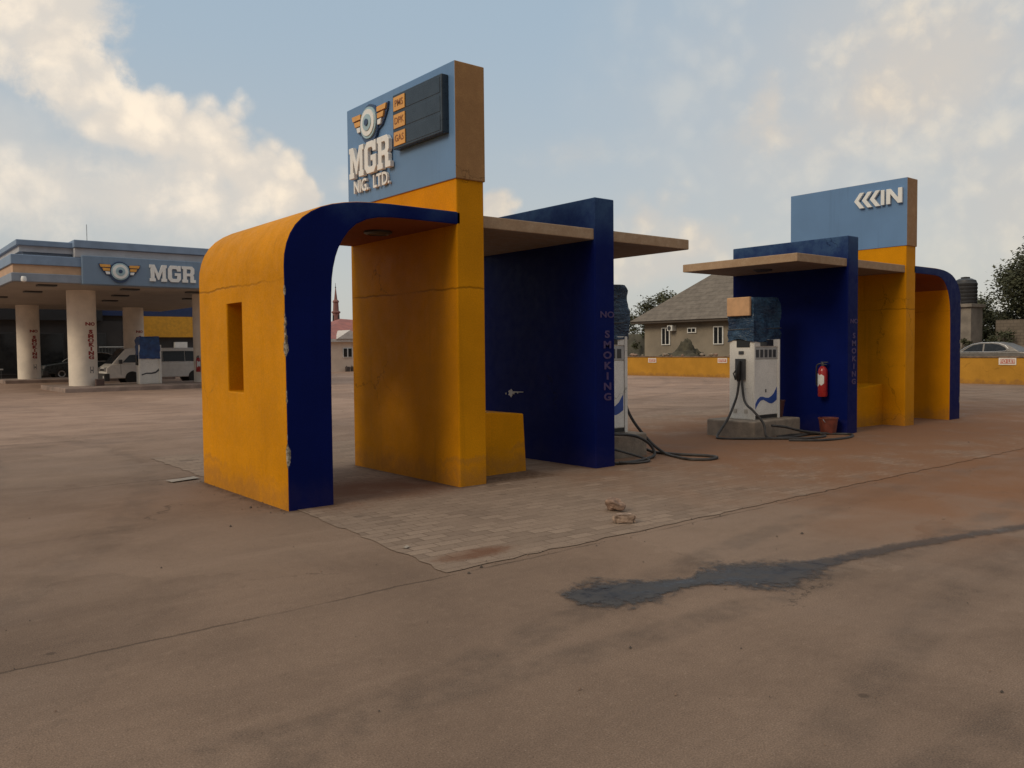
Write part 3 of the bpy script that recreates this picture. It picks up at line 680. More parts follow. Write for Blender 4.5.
def bucket(x, y, z, s, label, mat, tilt=0.0):
    root = tag(empty('bucket', (x, y, z)), label, 'bucket')
    MB().lathe([(.115 * s, 0), (.15 * s, .25 * s), (.158 * s, .25 * s), (.158 * s, .27 * s), (.14 * s, .27 * s), (.108 * s, .02 * s)], (x, y, z), n=24).build('pail', mat, root, smooth=True)
    MB().tube([(x + .16 * s * math.cos(t), y - .05 * s * math.sin(t), z + .25 * s - .09 * s * math.sin(t)) for t in [math.pi * i / 12 for i in range(13)]], .006 * s, 6).build('handle', M['silver'], root)
    return root
bucket(8.47, .19, .005, .98, 'dusty red bucket standing on the paving under the fire extinguisher', M['bucket'])
bucket(8.12, .92, ZB2, 1.0, 'brown bucket on the plinth between tan topped dispenser and blue wall', simple('brown_bucket_plastic', (.10, .035, .028), .6))

def stone(name, x, y, s, seed, mat, label, cat, boxy=False):
    bm = bmesh.new()
    if boxy:
        bmesh.ops.create_cube(bm, size=2); bmesh.ops.bevel(bm, geom=bm.edges[:], offset=.25, segments=2, affect='EDGES'); bmesh.ops.subdivide_edges(bm, edges=bm.edges[:], cuts=2, use_grid_fill=True)
    else: bmesh.ops.create_icosphere(bm, subdivisions=4, radius=1)
    for v in bm.verts:
        d = mnoise.noise(v.co * 1.1 + Vector((seed, 0, 0))) * (.45 if not boxy else .14) + mnoise.noise(v.co * 3.1 + Vector((seed, 4, 0))) * .12
        v.co *= 1 + d; v.co = Vector((v.co.x * s[0], v.co.y * s[1], v.co.z * s[2]))
    zmin = min(v.co.z for v in bm.verts)
    for v in bm.verts: v.co.z -= zmin + .004
    me = bpy.data.meshes.new(name); bm.to_mesh(me); bm.free(); me.materials.append(mat)
    o = bpy.data.objects.new(name, me); o.location = (x, y, .005); o.rotation_euler = (0, 0, seed); COL.objects.link(o)
    return tag(o, label, cat)
stone('loose_stone', 1.45, -1.90, (.085, .065, .062), 1.7, M['rock'], 'rounded reddish loose stone, the farther of the two on the paving', 'stone')
stone('broken_brick', 1.16, -2.28, (.085, .05, .036), 2.5, M['brick'], 'flat broken brick piece, nearer the open concrete than the rounded stone', 'brick', True)
# small grit and litter
mb = MB(); rnd = random.Random(3)
for k in range(520):
    if k < 370: x, y = rnd.uniform(-4.5, 9), rnd.uniform(-6, 4.5)
    elif k < 450: x, y = A0 - abs(rnd.gauss(0, .10)), rnd.uniform(-.1, 2.3)
    else: x, y = rnd.uniform(-.8, 6), -2.6 + rnd.gauss(0, .06)
    if A0 < x < A1 and 0 < y < YD: continue
    if C0 < x < C1 and 0 < y < YD: continue
    r = rnd.choice((.003, .003, .004, .005, .007)) if k % 30 else .013
    n = 6; vs = [(x + r * math.cos(t) * rnd.uniform(.6, 1.3), y + r * math.sin(t) * rnd.uniform(.6, 1.3), .004) for t in [2 * math.pi * i / n for i in range(n)]]
    vs.append((x, y, .006 + r * rnd.uniform(.5, 1.1)))
    mb.add(vs, [(i, (i + 1) % n, n) for i in range(n)], rnd.choice((0, 0, 0, 1)))
tag(mb.build('gravel', [simple('dark_grit', (.07, .055, .045), .9), simple('brown_grit', (.2, .13, .09), .9)]), 'scattered dark grit on concrete and paving', 'gravel', kind='stuff')
def slip(x, y, w, h, a, label):
    mb = MB(); c, s = math.cos(a), math.sin(a)
    P = [(-w, -h, .010), (w, -h, .014), (w, h * .8, .02), (.1 * w, h, .012), (-w, h, .016)]
    P = [(x + c * q[0] - s * q[1], y + s * q[0] + c * q[1], q[2]) for q in P]
    mb.add(P + [(q[0], q[1], q[2] + .003) for q in P], [(4, 3, 2, 1, 0), (5, 6, 7, 8, 9)] + [(i, (i + 1) % 5, 5 + (i + 1) % 5, 5 + i) for i in range(5)])
    return tag(mb.build('paper_scrap', simple('dusty_paper', (.28, .24, .20), .8)), label, 'paper scrap')
slip(-.80, 2.45, .16, .07, .2, 'pale scrap of paper by the far foot of the near arch')
slip(.22, 2.62, .14, .06, .4, 'pale scrap lying between the arch leg and the sign pillar')
slip(-.62, -1.86, .022, .016, .4, 'tiny white scrap on the reddish pavers in front')

# ------------------------------------------------------------------ station canopy on the left
FY = 24.978; FX0 = .86; FX1 = 11.2; SOF = 3.82
M['fascia_blue'] = simple('weathered_pale_blue_fascia', (.19, .265, .38), .5, var=.12, scale=2)
M['fascia_grey'] = simple('grey_blue_fascia', (.22, .25, .30), .5, var=.12, scale=2)
M['parapet_light'] = simple('pale_grey_parapet', (.42, .42, .44), .6, var=.1, scale=2)
M['fascia_orange'] = simple('peach_band', (.52, .33, .20), .6, var=.12, scale=2)
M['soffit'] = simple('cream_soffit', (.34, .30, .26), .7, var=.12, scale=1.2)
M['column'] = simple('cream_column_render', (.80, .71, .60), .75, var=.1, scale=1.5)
can = tag(empty('station_canopy', (6, 32, 0)), 'large flat petrol station canopy on thick cream columns with a winged wheel sign', 'canopy')
YB = FY + 19
def ring(mb, ov, z0, z1, mi=0): mb.box(FX0 - ov, FX1 + ov, FY - ov, YB + ov, z0, z1, mi)
mb = MB(); ring(mb, 0, SOF, SOF + .29); mb.build('lower_fascia', M['fascia_grey'], can, .02)
mb = MB(); ring(mb, -.06, SOF + .29, SOF + .575); mb.build('orange_band', M['fascia_orange'], can)
mb = MB(); ring(mb, .0, SOF + .575, SOF + .90); mb.build('upper_fascia', M['fascia_blue'], can, .02)
mb = MB(); ring(mb, -.42, SOF + .902, SOF + 1.03); mb.build('parapet_base', M['fascia_grey'], can)
mb = MB(); ring(mb, -.30, SOF + 1.03, SOF + 1.23); mb.build('parapet_wall', M['parapet_light'], can)
mb = MB(); ring(mb, -.2, SOF + 1.23, SOF + 1.42); mb.build('parapet_cap', M['fascia_blue'], can, .02)
# raised middle of the parapet and the sign panel
mb = MB(); mb.box(2.75, 9.3, FY - .07, FY + 1.2, SOF + 1.235, SOF + 1.50, 1); mb.box(2.78, 9.28, FY + .02, FY + 1.2, SOF + .91, SOF + 1.232, 0)
mb.build('parapet_step', [M['parapet_light'], M['fascia_blue']], can, .02)
M['panel_blue'] = cladding('dusty_blue_sign_panel', (.165, .235, .33))
panel = MB().box(2.97, 9.1, FY - .16, FY + .4, SOF - .02, SOF + .97).build('sign_panel', M['panel_blue'], can, .02)
u, w, n = Vector((1, 0, 0)), Vector((0, 0, 1)), Vector((0, -1, 0))
emblem(panel, (4.17, FY - .165, SOF + .46), u, w, n, .30)
mb = MB(); mgr(mb, (5.17, FY - .165, SOF + .17), u, w, n, 1.66, .60, .07); mb.build('company_initials', M['white_letter'], panel)
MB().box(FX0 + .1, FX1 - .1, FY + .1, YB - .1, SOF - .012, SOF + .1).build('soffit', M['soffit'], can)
for (x, y) in ((2.05, 25.9), (4.9, 26.4), (7.4, 26.8), (2.2, 29.5), (5.5, 30.2), (1.6, 33.5), (6.0, 34), (8.6, 31)):
    MB().box(x - .30, x + .30, y - .22, y + .22, SOF - .07, SOF - .014).build('ceiling_light', M['dark_grey'], can, .01)
MB().tube([(3.4, 26.0, SOF + 1.2), (3.4, 26.0, SOF + 2.2)], .014, 6).build('antenna', M['silver'], can)
mb = MB(); mb.tube([(1.18, 24.9, SOF + .10), (1.18, 24.78, SOF + .08), (1.18, 24.72, SOF + .0)], .03, 8); mb.lathe([(.0, .12), (.07, .11), (.09, .02), (.08, -.05), (.0, -.09)], (1.18, 24.72, SOF + .04), n=12)
mb.build('security_camera', M['white_letter'], can, smooth=True)
CR = .505
for k, (x, y) in enumerate(((3.65, 28.42), (8.37, 28.42), (3.68, 40.24), (8.60, 40.24))):
    col = MB().lathe([(CR, .12), (CR, SOF)], (x, y, 0), n=40).build('column', M['column'], can, smooth=True)
    fa = -math.pi / 2 + (.42 if k in (0, 1) else .38)     # lettering faces a little to the right
    def wrap(ax, az, rr=CR, x=x, y=y, fa=fa):
        return lambda a, b, c: Vector((x + (rr + .003 + c) * math.cos(fa + (a + ax) / rr), y + (rr + .003 + c) * math.sin(fa + (a + ax) / rr), az + b))
    O = (0, 0, 0); U = (1, 0, 0); V = (0, 0, 1)
    MB().text('NO', O, U, V, .17, .004, bold=.008, sx=1.5, bend=wrap(0, 2.52)).build('painted_warning', M['red_text'], col)
    mb = MB()
    for i, ch in enumerate('SMOKING'): mb.text(ch, O, U, V, .19, .004, bold=.012, sx=1.6, bend=wrap(0, 2.22 - i * .163))
    mb.build('painted_warning', M['red_text'], col)
    mb = MB()
    for (a0, a1, b0, b1) in ((-.07, .07, .03, .05), (-.07, .07, .25, .27), (-.07, -.05, .052, .248), (.05, .07, .052, .248), (-.03, .03, .10, .16)):
        f = wrap(0, .62); mb.add([f(a0, b0, 0), f(a1, b0, 0), f(a1, b1, 0), f(a0, b1, 0)], [(0, 1, 2, 3)])
    mb.build('phone_symbol', M['dark_grey'], col)
# kerbed islands below the canopy
M['kerb'] = simple('dusty_kerb_concrete', (.27, .20, .165), .9, var=.3, scale=1.6, bump=.5, bscale=8)
for (x0, x1, y0, y1) in ((2.55, 10.2, 26.1, 30.6), (2.4, 10.2, 38.6, 41.8)):
    tag(MB().box(x0, x1, y0, y1, -.05, .165).build('kerb', M['kerb'], bevel=.03), kind='structure')
tag(MB().box(3.92, 4.22, 27.66, 27.86, .17, .42).build('junction_box', simple('brown_box', (.10, .06, .05), .7), bevel=.02), 'small brown box at the foot of the front left canopy column', 'box')
tag(MB().box(8.0, 8.3, 27.5, 27.8, .17, .46).build('junction_box', simple('dark_brown_box', (.12, .05, .035), .7), bevel=.02), 'small brown box beside the canopy column nearest the arch', 'box')
extinguisher(7.84, 27.86, .60, 'red fire extinguisher on the canopy column nearest the arch', 1.2, (0, -1, 0))
# canopy dispenser
def canopy_dispenser(x, y, label):
    root = tag(empty('fuel_dispenser', (x, y, .165)), label, 'fuel dispenser')
    z = .166
    MB().box(x - .40, x + .40, y - .25, y + .25, z, z + 1.05).build('cabinet', M['white_cab'], root, .015)
    mb = MB(); mb.box(x - .43, x - .34, y - .29, y - .252, z, z + 1.55); mb.box(x + .34, x + .43, y - .29, y - .252, z, z + 1.55); mb.build('edge_posts', M['white_cab'], root, .008)
    MB().box(x - .335, x + .335, y - .27, y + .25, z + 1.052, z + 1.86).build('head', M['swoosh'], root, .02)
    crumple(x - .39, x + .36, y - .30, y + .27, z + 1.0, z + 1.88, .03, 5.5).build('plastic_wrap', simple('blue_vinyl_wrap', (.018, .06, .19), .4, var=.3), root, smooth=True)
    MB().prism([(-.33, .34), (-.15, .40), (.05, .40), (.2, .44), (.33, .56), (.33, .46), (.2, .37), (.05, .34), (-.15, .35), (-.33, .29)], (x, y - .253, z + .05), (1, 0, 0), (0, 0, 1), (0, -.004, 0)).build('stripe', M['dark_grey'], root)
    MB().box(x - .46, x - .402, y - .1, y + .12, z + .75, z + 1.15).build('nozzle_boot', M['black'], root, .01)
    return root
canopy_dispenser(5.98, 28.2, 'white and blue dispenser in front of the white van under the canopy')

# ------------------------------------------------------------------ vehicles
def vehicle(name, cat, label, ox, oy, s, length, width, low, top, belt, glass, body, zroof, wheels, wr, tumble=.12, face=-1, rot=0.0, lamps=None, bump=None, extras=None):
    """profile along the length (0=front). local x: front at -x when face=-1"""
    root = tag(empty(name, (ox, oy, 0)), label, cat)
    hw = width / 2
    def T(a, b, z):
        p = Vector((a * s, b * s, z * s)); c, sn = math.cos(rot), math.sin(rot)
        return Vector((ox + p.x * c - p.y * sn, oy + p.x * sn + p.y * c, p.z))
    mb = MB(); k = len(low)
    vs = [T(a, -hw, z) for a, z in low] + [T(a, hw, z) for a, z in low]
    mb.add(vs, [tuple(range(k)), tuple(range(k, 2 * k))[::-1]] + [(i, (i + 1) % k, k + (i + 1) % k, k + i) for i in range(k)])
    mb.build('body', body, root, .05 * s, True, 3)
    def yw(z): return hw - .02 - tumble * max(0, (z - belt) / (zroof - belt))
    mb = MB(); k = len(top)
    vs = [T(a, -yw(z), z) for a, z in top] + [T(a, yw(z), z) for a, z in top]
    mb.add(vs, [tuple(range(k)), tuple(range(k, 2 * k))[::-1]] + [(i, (i + 1) % k, k + (i + 1) % k, k + i) for i in range(k)])
    mb.build('cabin', body, root, .05 * s, True, 3)
    for P in glass:
        for sd in (-1, 1):
            mb = MB(); k = len(P)
            vs = [T(a, sd * (yw(z) + .003), z) for a, z in P] + [T(a, sd * (yw(z) + .013), z) for a, z in P]
            mb.add(vs, [tuple(range(k)), tuple(range(k, 2 * k))[::-1]] + [(i, (i + 1) % k, k + (i + 1) % k, k + i) for i in range(k)])
            mb.build('side_window', M['glass_dark'], root)
    for a in wheels:
        for sd in (-1, 1):
            c = T(a, sd * (hw - .12), wr)
            ax = T(0, sd, 0) - T(0, 0, 0)
            wh = MB().lathe([(wr * .6 * s, -.1 * s), (wr * .95 * s, -.1 * s), (wr * s, -.06 * s), (wr * s, .08 * s), (wr * .95 * s, .125 * s), (wr * .62 * s, .125 * s)], c, ax, 24).build('wheel', M['black'], root, smooth=True)
            MB().lathe([(wr * .6 * s, .10 * s), (wr * .58 * s, .132 * s), (wr * .2 * s, .115 * s)], c, ax, 20).build('rim', M['silver'], wh, smooth=True)
    def panel(nm, a0, a1, b0, b1, z0, z1, mat, par=None):
        vs = [T(a, b, z) for z in (z0, z1) for b in (b0, b1) for a in (a0, a1)]
        return MB().add(vs, [(0, 2, 3, 1), (4, 5, 7, 6), (0, 1, 5, 4), (1, 3, 7, 5), (3, 2, 6, 7), (2, 0, 4, 6)]).build(nm, mat, par or root, .02 * s)
    if extras: extras(panel, T, root)
    return root
white_paint = simple('white_vehicle_paint', (.80, .77, .72), .35, var=.06)
def van_extra(panel, T, root):
    ws = [(.30, 1.12), (1.03, 1.90), (1.03, 1.90), (.30, 1.12)]
    vs = [T(.30, -.74, 1.12), T(.30, .74, 1.12), T(.98, .68, 1.90), T(.98, -.68, 1.90)]
    nn = Vector((-.03, 0, .03)); MB().add(vs + [v + nn for v in vs], [(0, 3, 2, 1), (4, 5, 6, 7), (0, 1, 5, 4), (1, 2, 6, 5), (2, 3, 7, 6), (3, 0, 4, 7)]).build('windscreen', M['glass_dark'], root)
    for y in (-.62, .62): panel('headlight', -.02, .10, y - .2, y + .2, .72, .95, M['silver'])
    panel('grille', -.03, .06, -.4, .4, .74, .88, M['dark_grey'])
    panel('bumper', -.10, .16, -.87, .87, .22, .62, M['dark_grey'])
    panel('fog_light', -.12, -.09, -.72, -.58, .36, .5, M['white_letter'])
    panel('door_seam', 1.62, 1.635, -.862, -.855, .45, 1.15, M['dark_grey']); panel('door_seam', .72, .735, -.862, -.855, .55, 1.15, M['dark_grey'])
    panel('door_seam', 2.7, 2.715, -.862, -.855, .45, 1.15, M['dark_grey'])
    for a in (1.3, 4.65):
        c = T(a, -.858, .36); MB().lathe([(.36 * .82, 0), (.36 * .82, .008)], c, T(0, -1, 0) - T(0, 0, 0), 24).build('wheel_arch', M['black'], root)
    panel('wing_mirror', .62, .78, -1.02, -.86, 1.14, 1.36, M['dark_grey'])
van_low = [(-.02, .35), (0, .92), (.28, 1.12), (5.55, 1.18), (5.6, .35)]
van_top = [(.27, 1.10), (1.0, 1.93), (1.25, 1.98), (5.35, 1.98), (5.54, 1.85), (5.56, 1.16)]
vehicle('van', 'van', 'white passenger van parked under the canopy behind the dispenser', 5.40, 33.15, .82, 5.6, 1.7, van_low, van_top, 1.15,
        [[(.82, 1.2), (1.2, 1.6), (1.6, 1.62), (1.6, 1.2)], [(1.72, 1.22), (1.72, 1.80), (2.9, 1.80), (2.9, 1.22)], [(2.93, 1.22), (2.93, 1.80), (4.1, 1.80), (4.1, 1.22)], [(4.13, 1.22), (4.13, 1.80), (5.3, 1.76), (5.36, 1.22)]],
        white_paint, 1.98, (1.3, 4.65), .33, extras=van_extra)
def sedan_extra(panel, T, root):
    for (a0, z0, a1, z1) in ((1.18, .93, 1.86, 1.38), (4.05, .98, 3.38, 1.38)):
        vs = [T(a0, -.62, z0), T(a0, .62, z0), T(a1, .56, z1), T(a1, -.56, z1)]
        nn = Vector((0, 0, .03)); MB().add(vs + [v + nn for v in vs], [(0, 3, 2, 1), (4, 5, 6, 7), (0, 1, 5, 4), (1, 2, 6, 5), (2, 3, 7, 6), (3, 0, 4, 7)]).build('windscreen', M['glass_dark'], root)
    for y in (-.6, .6): panel('headlight', -.02, .16, y - .2, y + .2, .6, .76, M['silver'])
    panel('bumper', -.06, .2, -.86, .86, .24, .5, M['dark_grey'])
    pts = [(1.22, .955), (1.52, 1.17), (1.86, 1.36), (2.3, 1.435), (2.8, 1.44), (3.2, 1.40), (3.5, 1.28), (3.66, 1.12), (3.55, 1.0), (3.0, .965), (1.22, .95)]
    for sd in (-1, 1):
        MB().tube([T(a, sd * (.855 - .02 - .16 * max(0, (z - .93) / .52)), z) for a, z in pts], .022, 6).build('window_trim', M['silver'], root)
sed_low = [(0, .3), (-.02, .62), (.1, .76), (.7, .86), (1.2, .93), (4.1, .98), (4.62, .93), (4.68, .5), (4.6, .3)]
sed_top = [(1.12, .91), (1.5, 1.17), (1.85, 1.38), (2.25, 1.47), (2.85, 1.48), (3.35, 1.42), (3.8, 1.22), (4.2, .97)]
sed_glass = [[(1.42, .985), (1.65, 1.15), (1.92, 1.32), (2.3, 1.39), (2.42, 1.39), (2.42, .985)], [(2.5, .985), (2.5, 1.39), (2.85, 1.395), (3.2, 1.34), (3.48, 1.2), (3.58, 1.1), (3.48, 1.01)]]
vehicle('parked_car', 'car', 'dark saloon car parked in the shade under the canopy', 4.85, 44.2, 1.0, 4.6, 1.7, sed_low, sed_top, .93, sed_glass,
        simple('dark_green_vehicle_paint', (.028, .034, .036), .3), 1.48, (.85, 3.7), .31, .16, extras=sedan_extra)
vehicle('parked_car', 'car', 'silver saloon car behind the yellow wall at the right', 45.0 - .85 + 1.7, 14.75, 1.04, 4.6, 1.7, sed_low, sed_top, .93, sed_glass,
        simple('silver_vehicle_paint', (.20, .185, .17), .35, .4, var=.06), 1.48, (.85, 3.7), .31, .16, rot=-math.pi / 2, extras=sedan_extra)

# ------------------------------------------------------------------ station shop behind the canopy
shop = tag(empty('station_shop', (5, 46, 0)), 'dark fronted station shop with blue fascia and yellow upper wall behind the canopy', 'shop')
M['shop_wall'] = simple('brown_grey_shop_wall', (.055, .05, .048), .8, var=.2, scale=.8)
MB().box(-8, 21.5, 46.2, 54, 0, 3.3).build('wall', M['shop_wall'], shop)
MB().box(8.4, 15.5, 46.0, 46.19, 3.62, 4.5).build('blue_fascia', simple('dark_blue_fascia', (.016, .035, .11), .5), shop)
MB().box(-8.2, 8.39, 45.9, 46.19, 3.3, 4.2).build('dark_fascia', simple('charcoal_fascia', (.02, .021, .024), .6), shop)
MB().box(10.6, 15.5, 45.95, 46.19, 2.35, 3.61).build('yellow_wall', simple('yellow_upper_wall', (.62, .30, .02), .6), shop)
MB().box(-8, 21.5, 46.3, 54, 3.3, 4.6).build('parapet', M['shop_wall'], shop)
for k in range(7):
    x = -6.5 + k * 2.2
    wdw = MB().box(x, x + 1.9, 46.14, 46.19, .25, 2.6).build('shopfront_window', M['dark_grey'], shop, .01)
    MB().box(x + .08, x + 1.82, 46.125, 46.139, .33, 2.52).build('pane', M['glass_dark'], wdw)
MB().box(12.45, 13.2, 45.9, 46.19, 1.35, 2.05).build('notice_board', M['white_frame'], shop)
def railing(x0, x1, y, h, label):
    root = tag(empty('metal_railing', ((x0 + x1) / 2, y, 0)), label, 'railing')
    MB().tube([(x0, y, h), (x1, y, h)], .035, 8).build('top_rail', simple('pale_rail_paint', (.42, .43, .43), .5), root)
    MB().tube([(x0, y, .12), (x1, y, .12)], .02, 6).build('bottom_rail', M['dark_grey'], root)
    mb = MB(); k = x0
    while k < x1: mb.tube([(k, y, 0), (k, y, h)], .016, 6); k += .17
    mb.build('balusters', simple('grey_bar_paint', (.10, .11, .11), .5), root)
railing(8.0, 10.6, 45.2, 1.75, 'pale topped metal railing behind the white van')
railing(-4.5, 2.9, 42.8, .62, 'low pale railing left of the rear canopy column')

# ------------------------------------------------------------------ cream building with red roof and its tower, seen between arch and pillar
cb = tag(empty('cream_house', (26, 47, 0)), 'cream house with red tiled roof seen between arch leg and sign pillar', 'house')
M['cream'] = simple('cream_render', (.66, .52, .41), .8, var=.12, scale=.8)
M['red_tile'] = simple('faded_red_tiles', (.30, .105, .085), .7, var=.2, scale=2)
M['white_eave'] = simple('white_eave_board', (.55, .50, .46), .6)
MB().box(21.6, 31, 44.3, 52, 0, 2.0).build('wall', M['cream'], cb)
MB().box(21.3, 31.3, 44.0, 52.3, 2.0, 2.22).build('eave', M['white_eave'], cb, .03)
e = [(21.3, 44.0), (31.3, 44.0), (31.3, 52.3), (21.3, 52.3)]
MB().add([(x, y, 2.22) for x, y in e] + [(24.9, 48.2, 3.75), (28.6, 48.2, 3.55)], [(0, 1, 5, 4), (1, 2, 5), (2, 3, 4, 5), (3, 0, 4), (3, 2, 1, 0)]).build('roof', M['red_tile'], cb)
MB().add([(22.4, 43.9, 2.22), (24.4, 43.9, 2.22), (23.4, 43.9, 2.82), (23.4, 46.5, 2.82), (22.4, 46.5, 2.22), (24.4, 46.5, 2.22)], [(0, 1, 2), (1, 5, 3, 2), (4, 0, 2, 3), (0, 4, 5, 1), (4, 3, 5)]).build('gable', M['white_eave'], cb)
for x in (23.0, 26.2, 29):
    wf = MB().box(x, x + .72, 44.24, 44.29, .95, 1.62).build('window', M['white_frame'], cb, .01)
    for q in (0, .35): MB().box(x + .05 + q, x + .31 + q, 44.22, 44.238, 1.0, 1.57).build('pane', M['glass_dark'], wf)
for i, x in enumerate((23.15, 23.55)):
    t = tag(empty('jerry_can', (x, 43.9, 0)), ['dark jerry can, the left one at the foot of the cream house', 'dark jerry can, the right one at the foot of the cream house'][i], 'jerry can', 'jerry cans at the cream house')
    MB().box(x - .15, x + .15, 43.8, 44.0, 0, .34).build('can', simple('brown_plastic', (.06, .045, .04), .5), t, .03)
    MB().lathe([(.03, .335), (.035, .39)], (x - .08, 43.9, 0), n=10).build('cap', M['black'], t)
tw = tag(empty('minaret', (26.3, 51.9, 0)), 'slim tapering reddish minaret rising behind the cream house', 'minaret')
M['tower'] = simple('reddish_tower_render', (.22, .10, .085), .8, var=.2, scale=2)
tx, ty = 26.9, 52.75
tw.location = (tx, ty, 0)
MB().lathe([(.36, 0), (.36, 3.0), (.44, 3.05), (.44, 3.2), (.32, 3.25), (.28, 4.35), (.36, 4.4), (.36, 4.5), (.24, 4.55), (.21, 5.2), (.27, 5.25), (.24, 5.35), (.13, 5.45), (.08, 5.9), (.03, 6.35)], (tx, ty, 0), n=8).build('shaft', M['tower'], tw)
for i in range(4):
    t = math.pi / 2 * i + .3
    MB().box(tx + .285 * math.cos(t) - .05, tx + .285 * math.cos(t) + .05, ty + .285 * math.sin(t) - .05, ty + .285 * math.sin(t) + .05, 3.45, 4.2).build('window', M['dark_grey'], tw)
MB().lathe([(.02, 6.33), (.06, 6.4), (.02, 6.48), (.012, 6.75)], (tx, ty, 0), n=8).build('finial', M['dark_grey'], tw)

# ------------------------------------------------------------------ yellow boundary wall with signs
M['bwall'] = paint('yellow_boundary_paint', (.47, .235, .035), stain=.6, dirt_h=.16, dirt_amt=1.0)
M['bcap'] = simple('dusty_brown_coping', (.15, .10, .065), .9, var=.35, scale=4)
bw = tag(empty('boundary_wall', (28.1, 10, 0)), 'long low yellow boundary wall at the far side of the yard', 'wall')
MB().box(28.0, 28.22, -26, 41, -.05, .93).build('wall', M['bwall'], bw, .01)
MB().box(27.97, 28.25, -26, 41, .931, .985).build('coping', M['bcap'], bw, .01)
M['sign_white'] = simple('white_sign_paint', (.68, .62, .56), .6)
M['sign_red'] = simple('pale_red_sign_paint', (.46, .16, .12), .6)
def wall_sign(y0, y1, z0, z1, txt, label):
    t = tag(empty('wall_sign', (27.99, (y0 + y1) / 2, z0)), label, 'sign', 'small white and red signs on the yellow wall')
    MB().box(27.975, 27.996, y1, y0, z0, z1).build('plate', M['sign_white'], t)
    MB().box(27.971, 27.9745, y1 + .045, y0 - .045, z0 + .045, z1 - .045).build('red_field', M['sign_red'], t)
    MB().text(txt, (27.970, (y0 + y1) / 2, (z0 + z1) / 2), (0, -1, 0), (0, 0, 1), (z1 - z0) * .62, .002, bold=.003).build('lettering', M['sign_white'], t)
wall_sign(21.27, 20.75, .665, .89, 'STOP', 'faded white edged sign on the yellow wall, farthest left of three')
wall_sign(17.02, 16.50, .675, .90, 'STOP', 'white edged sign on the yellow wall just left of the tan topped dispenser')
wall_sign(5.02, 4.46, .685, .93, 'TO LET', 'white edged sign on the yellow wall below the silver car')

# ------------------------------------------------------------------ grey hip roofed house
def roof_mat():
    m, nt, b = material('brown_grey_shingles'); p = nt.pos(); z = nt.sep(p)[2]
    wv = nt.m('FRACT', nt.m('MULTIPLY', nt.m('ADD', z, nt.m('MULTIPLY', nt.noise(p, 6, 3), .06)), 4.2))
    n = nt.noise(p, 2.5, 6, .65); n3 = nt.noise(nt.mapping(p, (6, 6, 2)), 1.5, 3)
    c = nt.mix(nt.ramp(n, .3, .7), (.115, .095, .076), (.18, .152, .124)); c = nt.mix(nt.m('MULTIPLY', nt.ramp(wv, .2, .02), .5), c, (.045, .038, .032))
    c = nt.mix(nt.m('MULTIPLY', nt.ramp(n3, .5, .7), .3), c, (.18, .155, .13))
    nt.set(b.inputs['Base Color'], c); b.inputs['Roughness'].default_value = .85
    nt.l.new(nt.bump(wv, .4, .04), b.inputs['Normal']); return m
hs = tag(empty('grey_house', (38, 19, 0)), 'grey rendered house with large brown hip roof behind the yellow wall', 'house')
M['house'] = simple('grey_brown_render', (.25, .21, .16), .85, var=.18, scale=.6)
MB().box(33, 40.0, 14.6, 26.0, 0, 2.9).build('wall', M['house'], hs)
MB().box(32.42, 40.55, 14.05, 26.55, 2.80, 2.93).build('fascia_board', simple('brown_fascia_board', (.075, .058, .045), .7), hs)
e = [(32.35, 14.0), (40.6, 14.0), (40.6, 26.6), (32.35, 26.6)]
MB().add([(x, y, 2.93) for x, y in e] + [(36.4, 18.3, 6.2), (36.9, 18.3, 6.2), (36.9, 22.5, 6.2), (36.4, 22.5, 6.2)], [(0, 1, 5, 4), (1, 2, 6, 5), (2, 3, 7, 6), (3, 0, 4, 7), (4, 5, 6, 7), (3, 2, 1, 0)]).build('roof', roof_mat(), hs)
for (y0, y1, z0, z1, mul) in ((24.68, 24.05, 1.55, 2.55, 2), (22.82, 22.2, 2.2, 2.5, 2), (21.06, 20.40, 1.55, 2.53, 2), (17.5, 16.9, 1.55, 2.53, 2)):
    wf = MB().box(32.93, 32.995, y1, y0, z0, z1).build('window', M['white_frame'], hs, .01)
    for q in range(mul):
        a = y1 + .07 + q * ((y0 - y1 - .07) / mul); MB().box(32.915, 32.929, a, a + (y0 - y1 - .07) / mul - .07, z0 + .06, z1 - .06).build('pane', M['glass_dark'], wf)
ac = MB().box(32.62, 32.99, 23.62, 24.0, 2.34, 2.66).build('air_conditioner', M['white_frame'], hs, .02)
MB().lathe([(.12, 0), (.125, .012)], (32.618, 23.83, 2.5), (-1, 0, 0), 16).build('fan_grille', M['dark_grey'], ac)
sw = tag(MB().box(36.0, 36.2, 26.6, 33, 0, 2.3).build('compound_wall', simple('dark_mossy_block', (.085, .082, .065), .9, var=.35, scale=1.5), origin=(36, 30, 0)), 'dark mossy compound wall left of the grey house', 'wall')
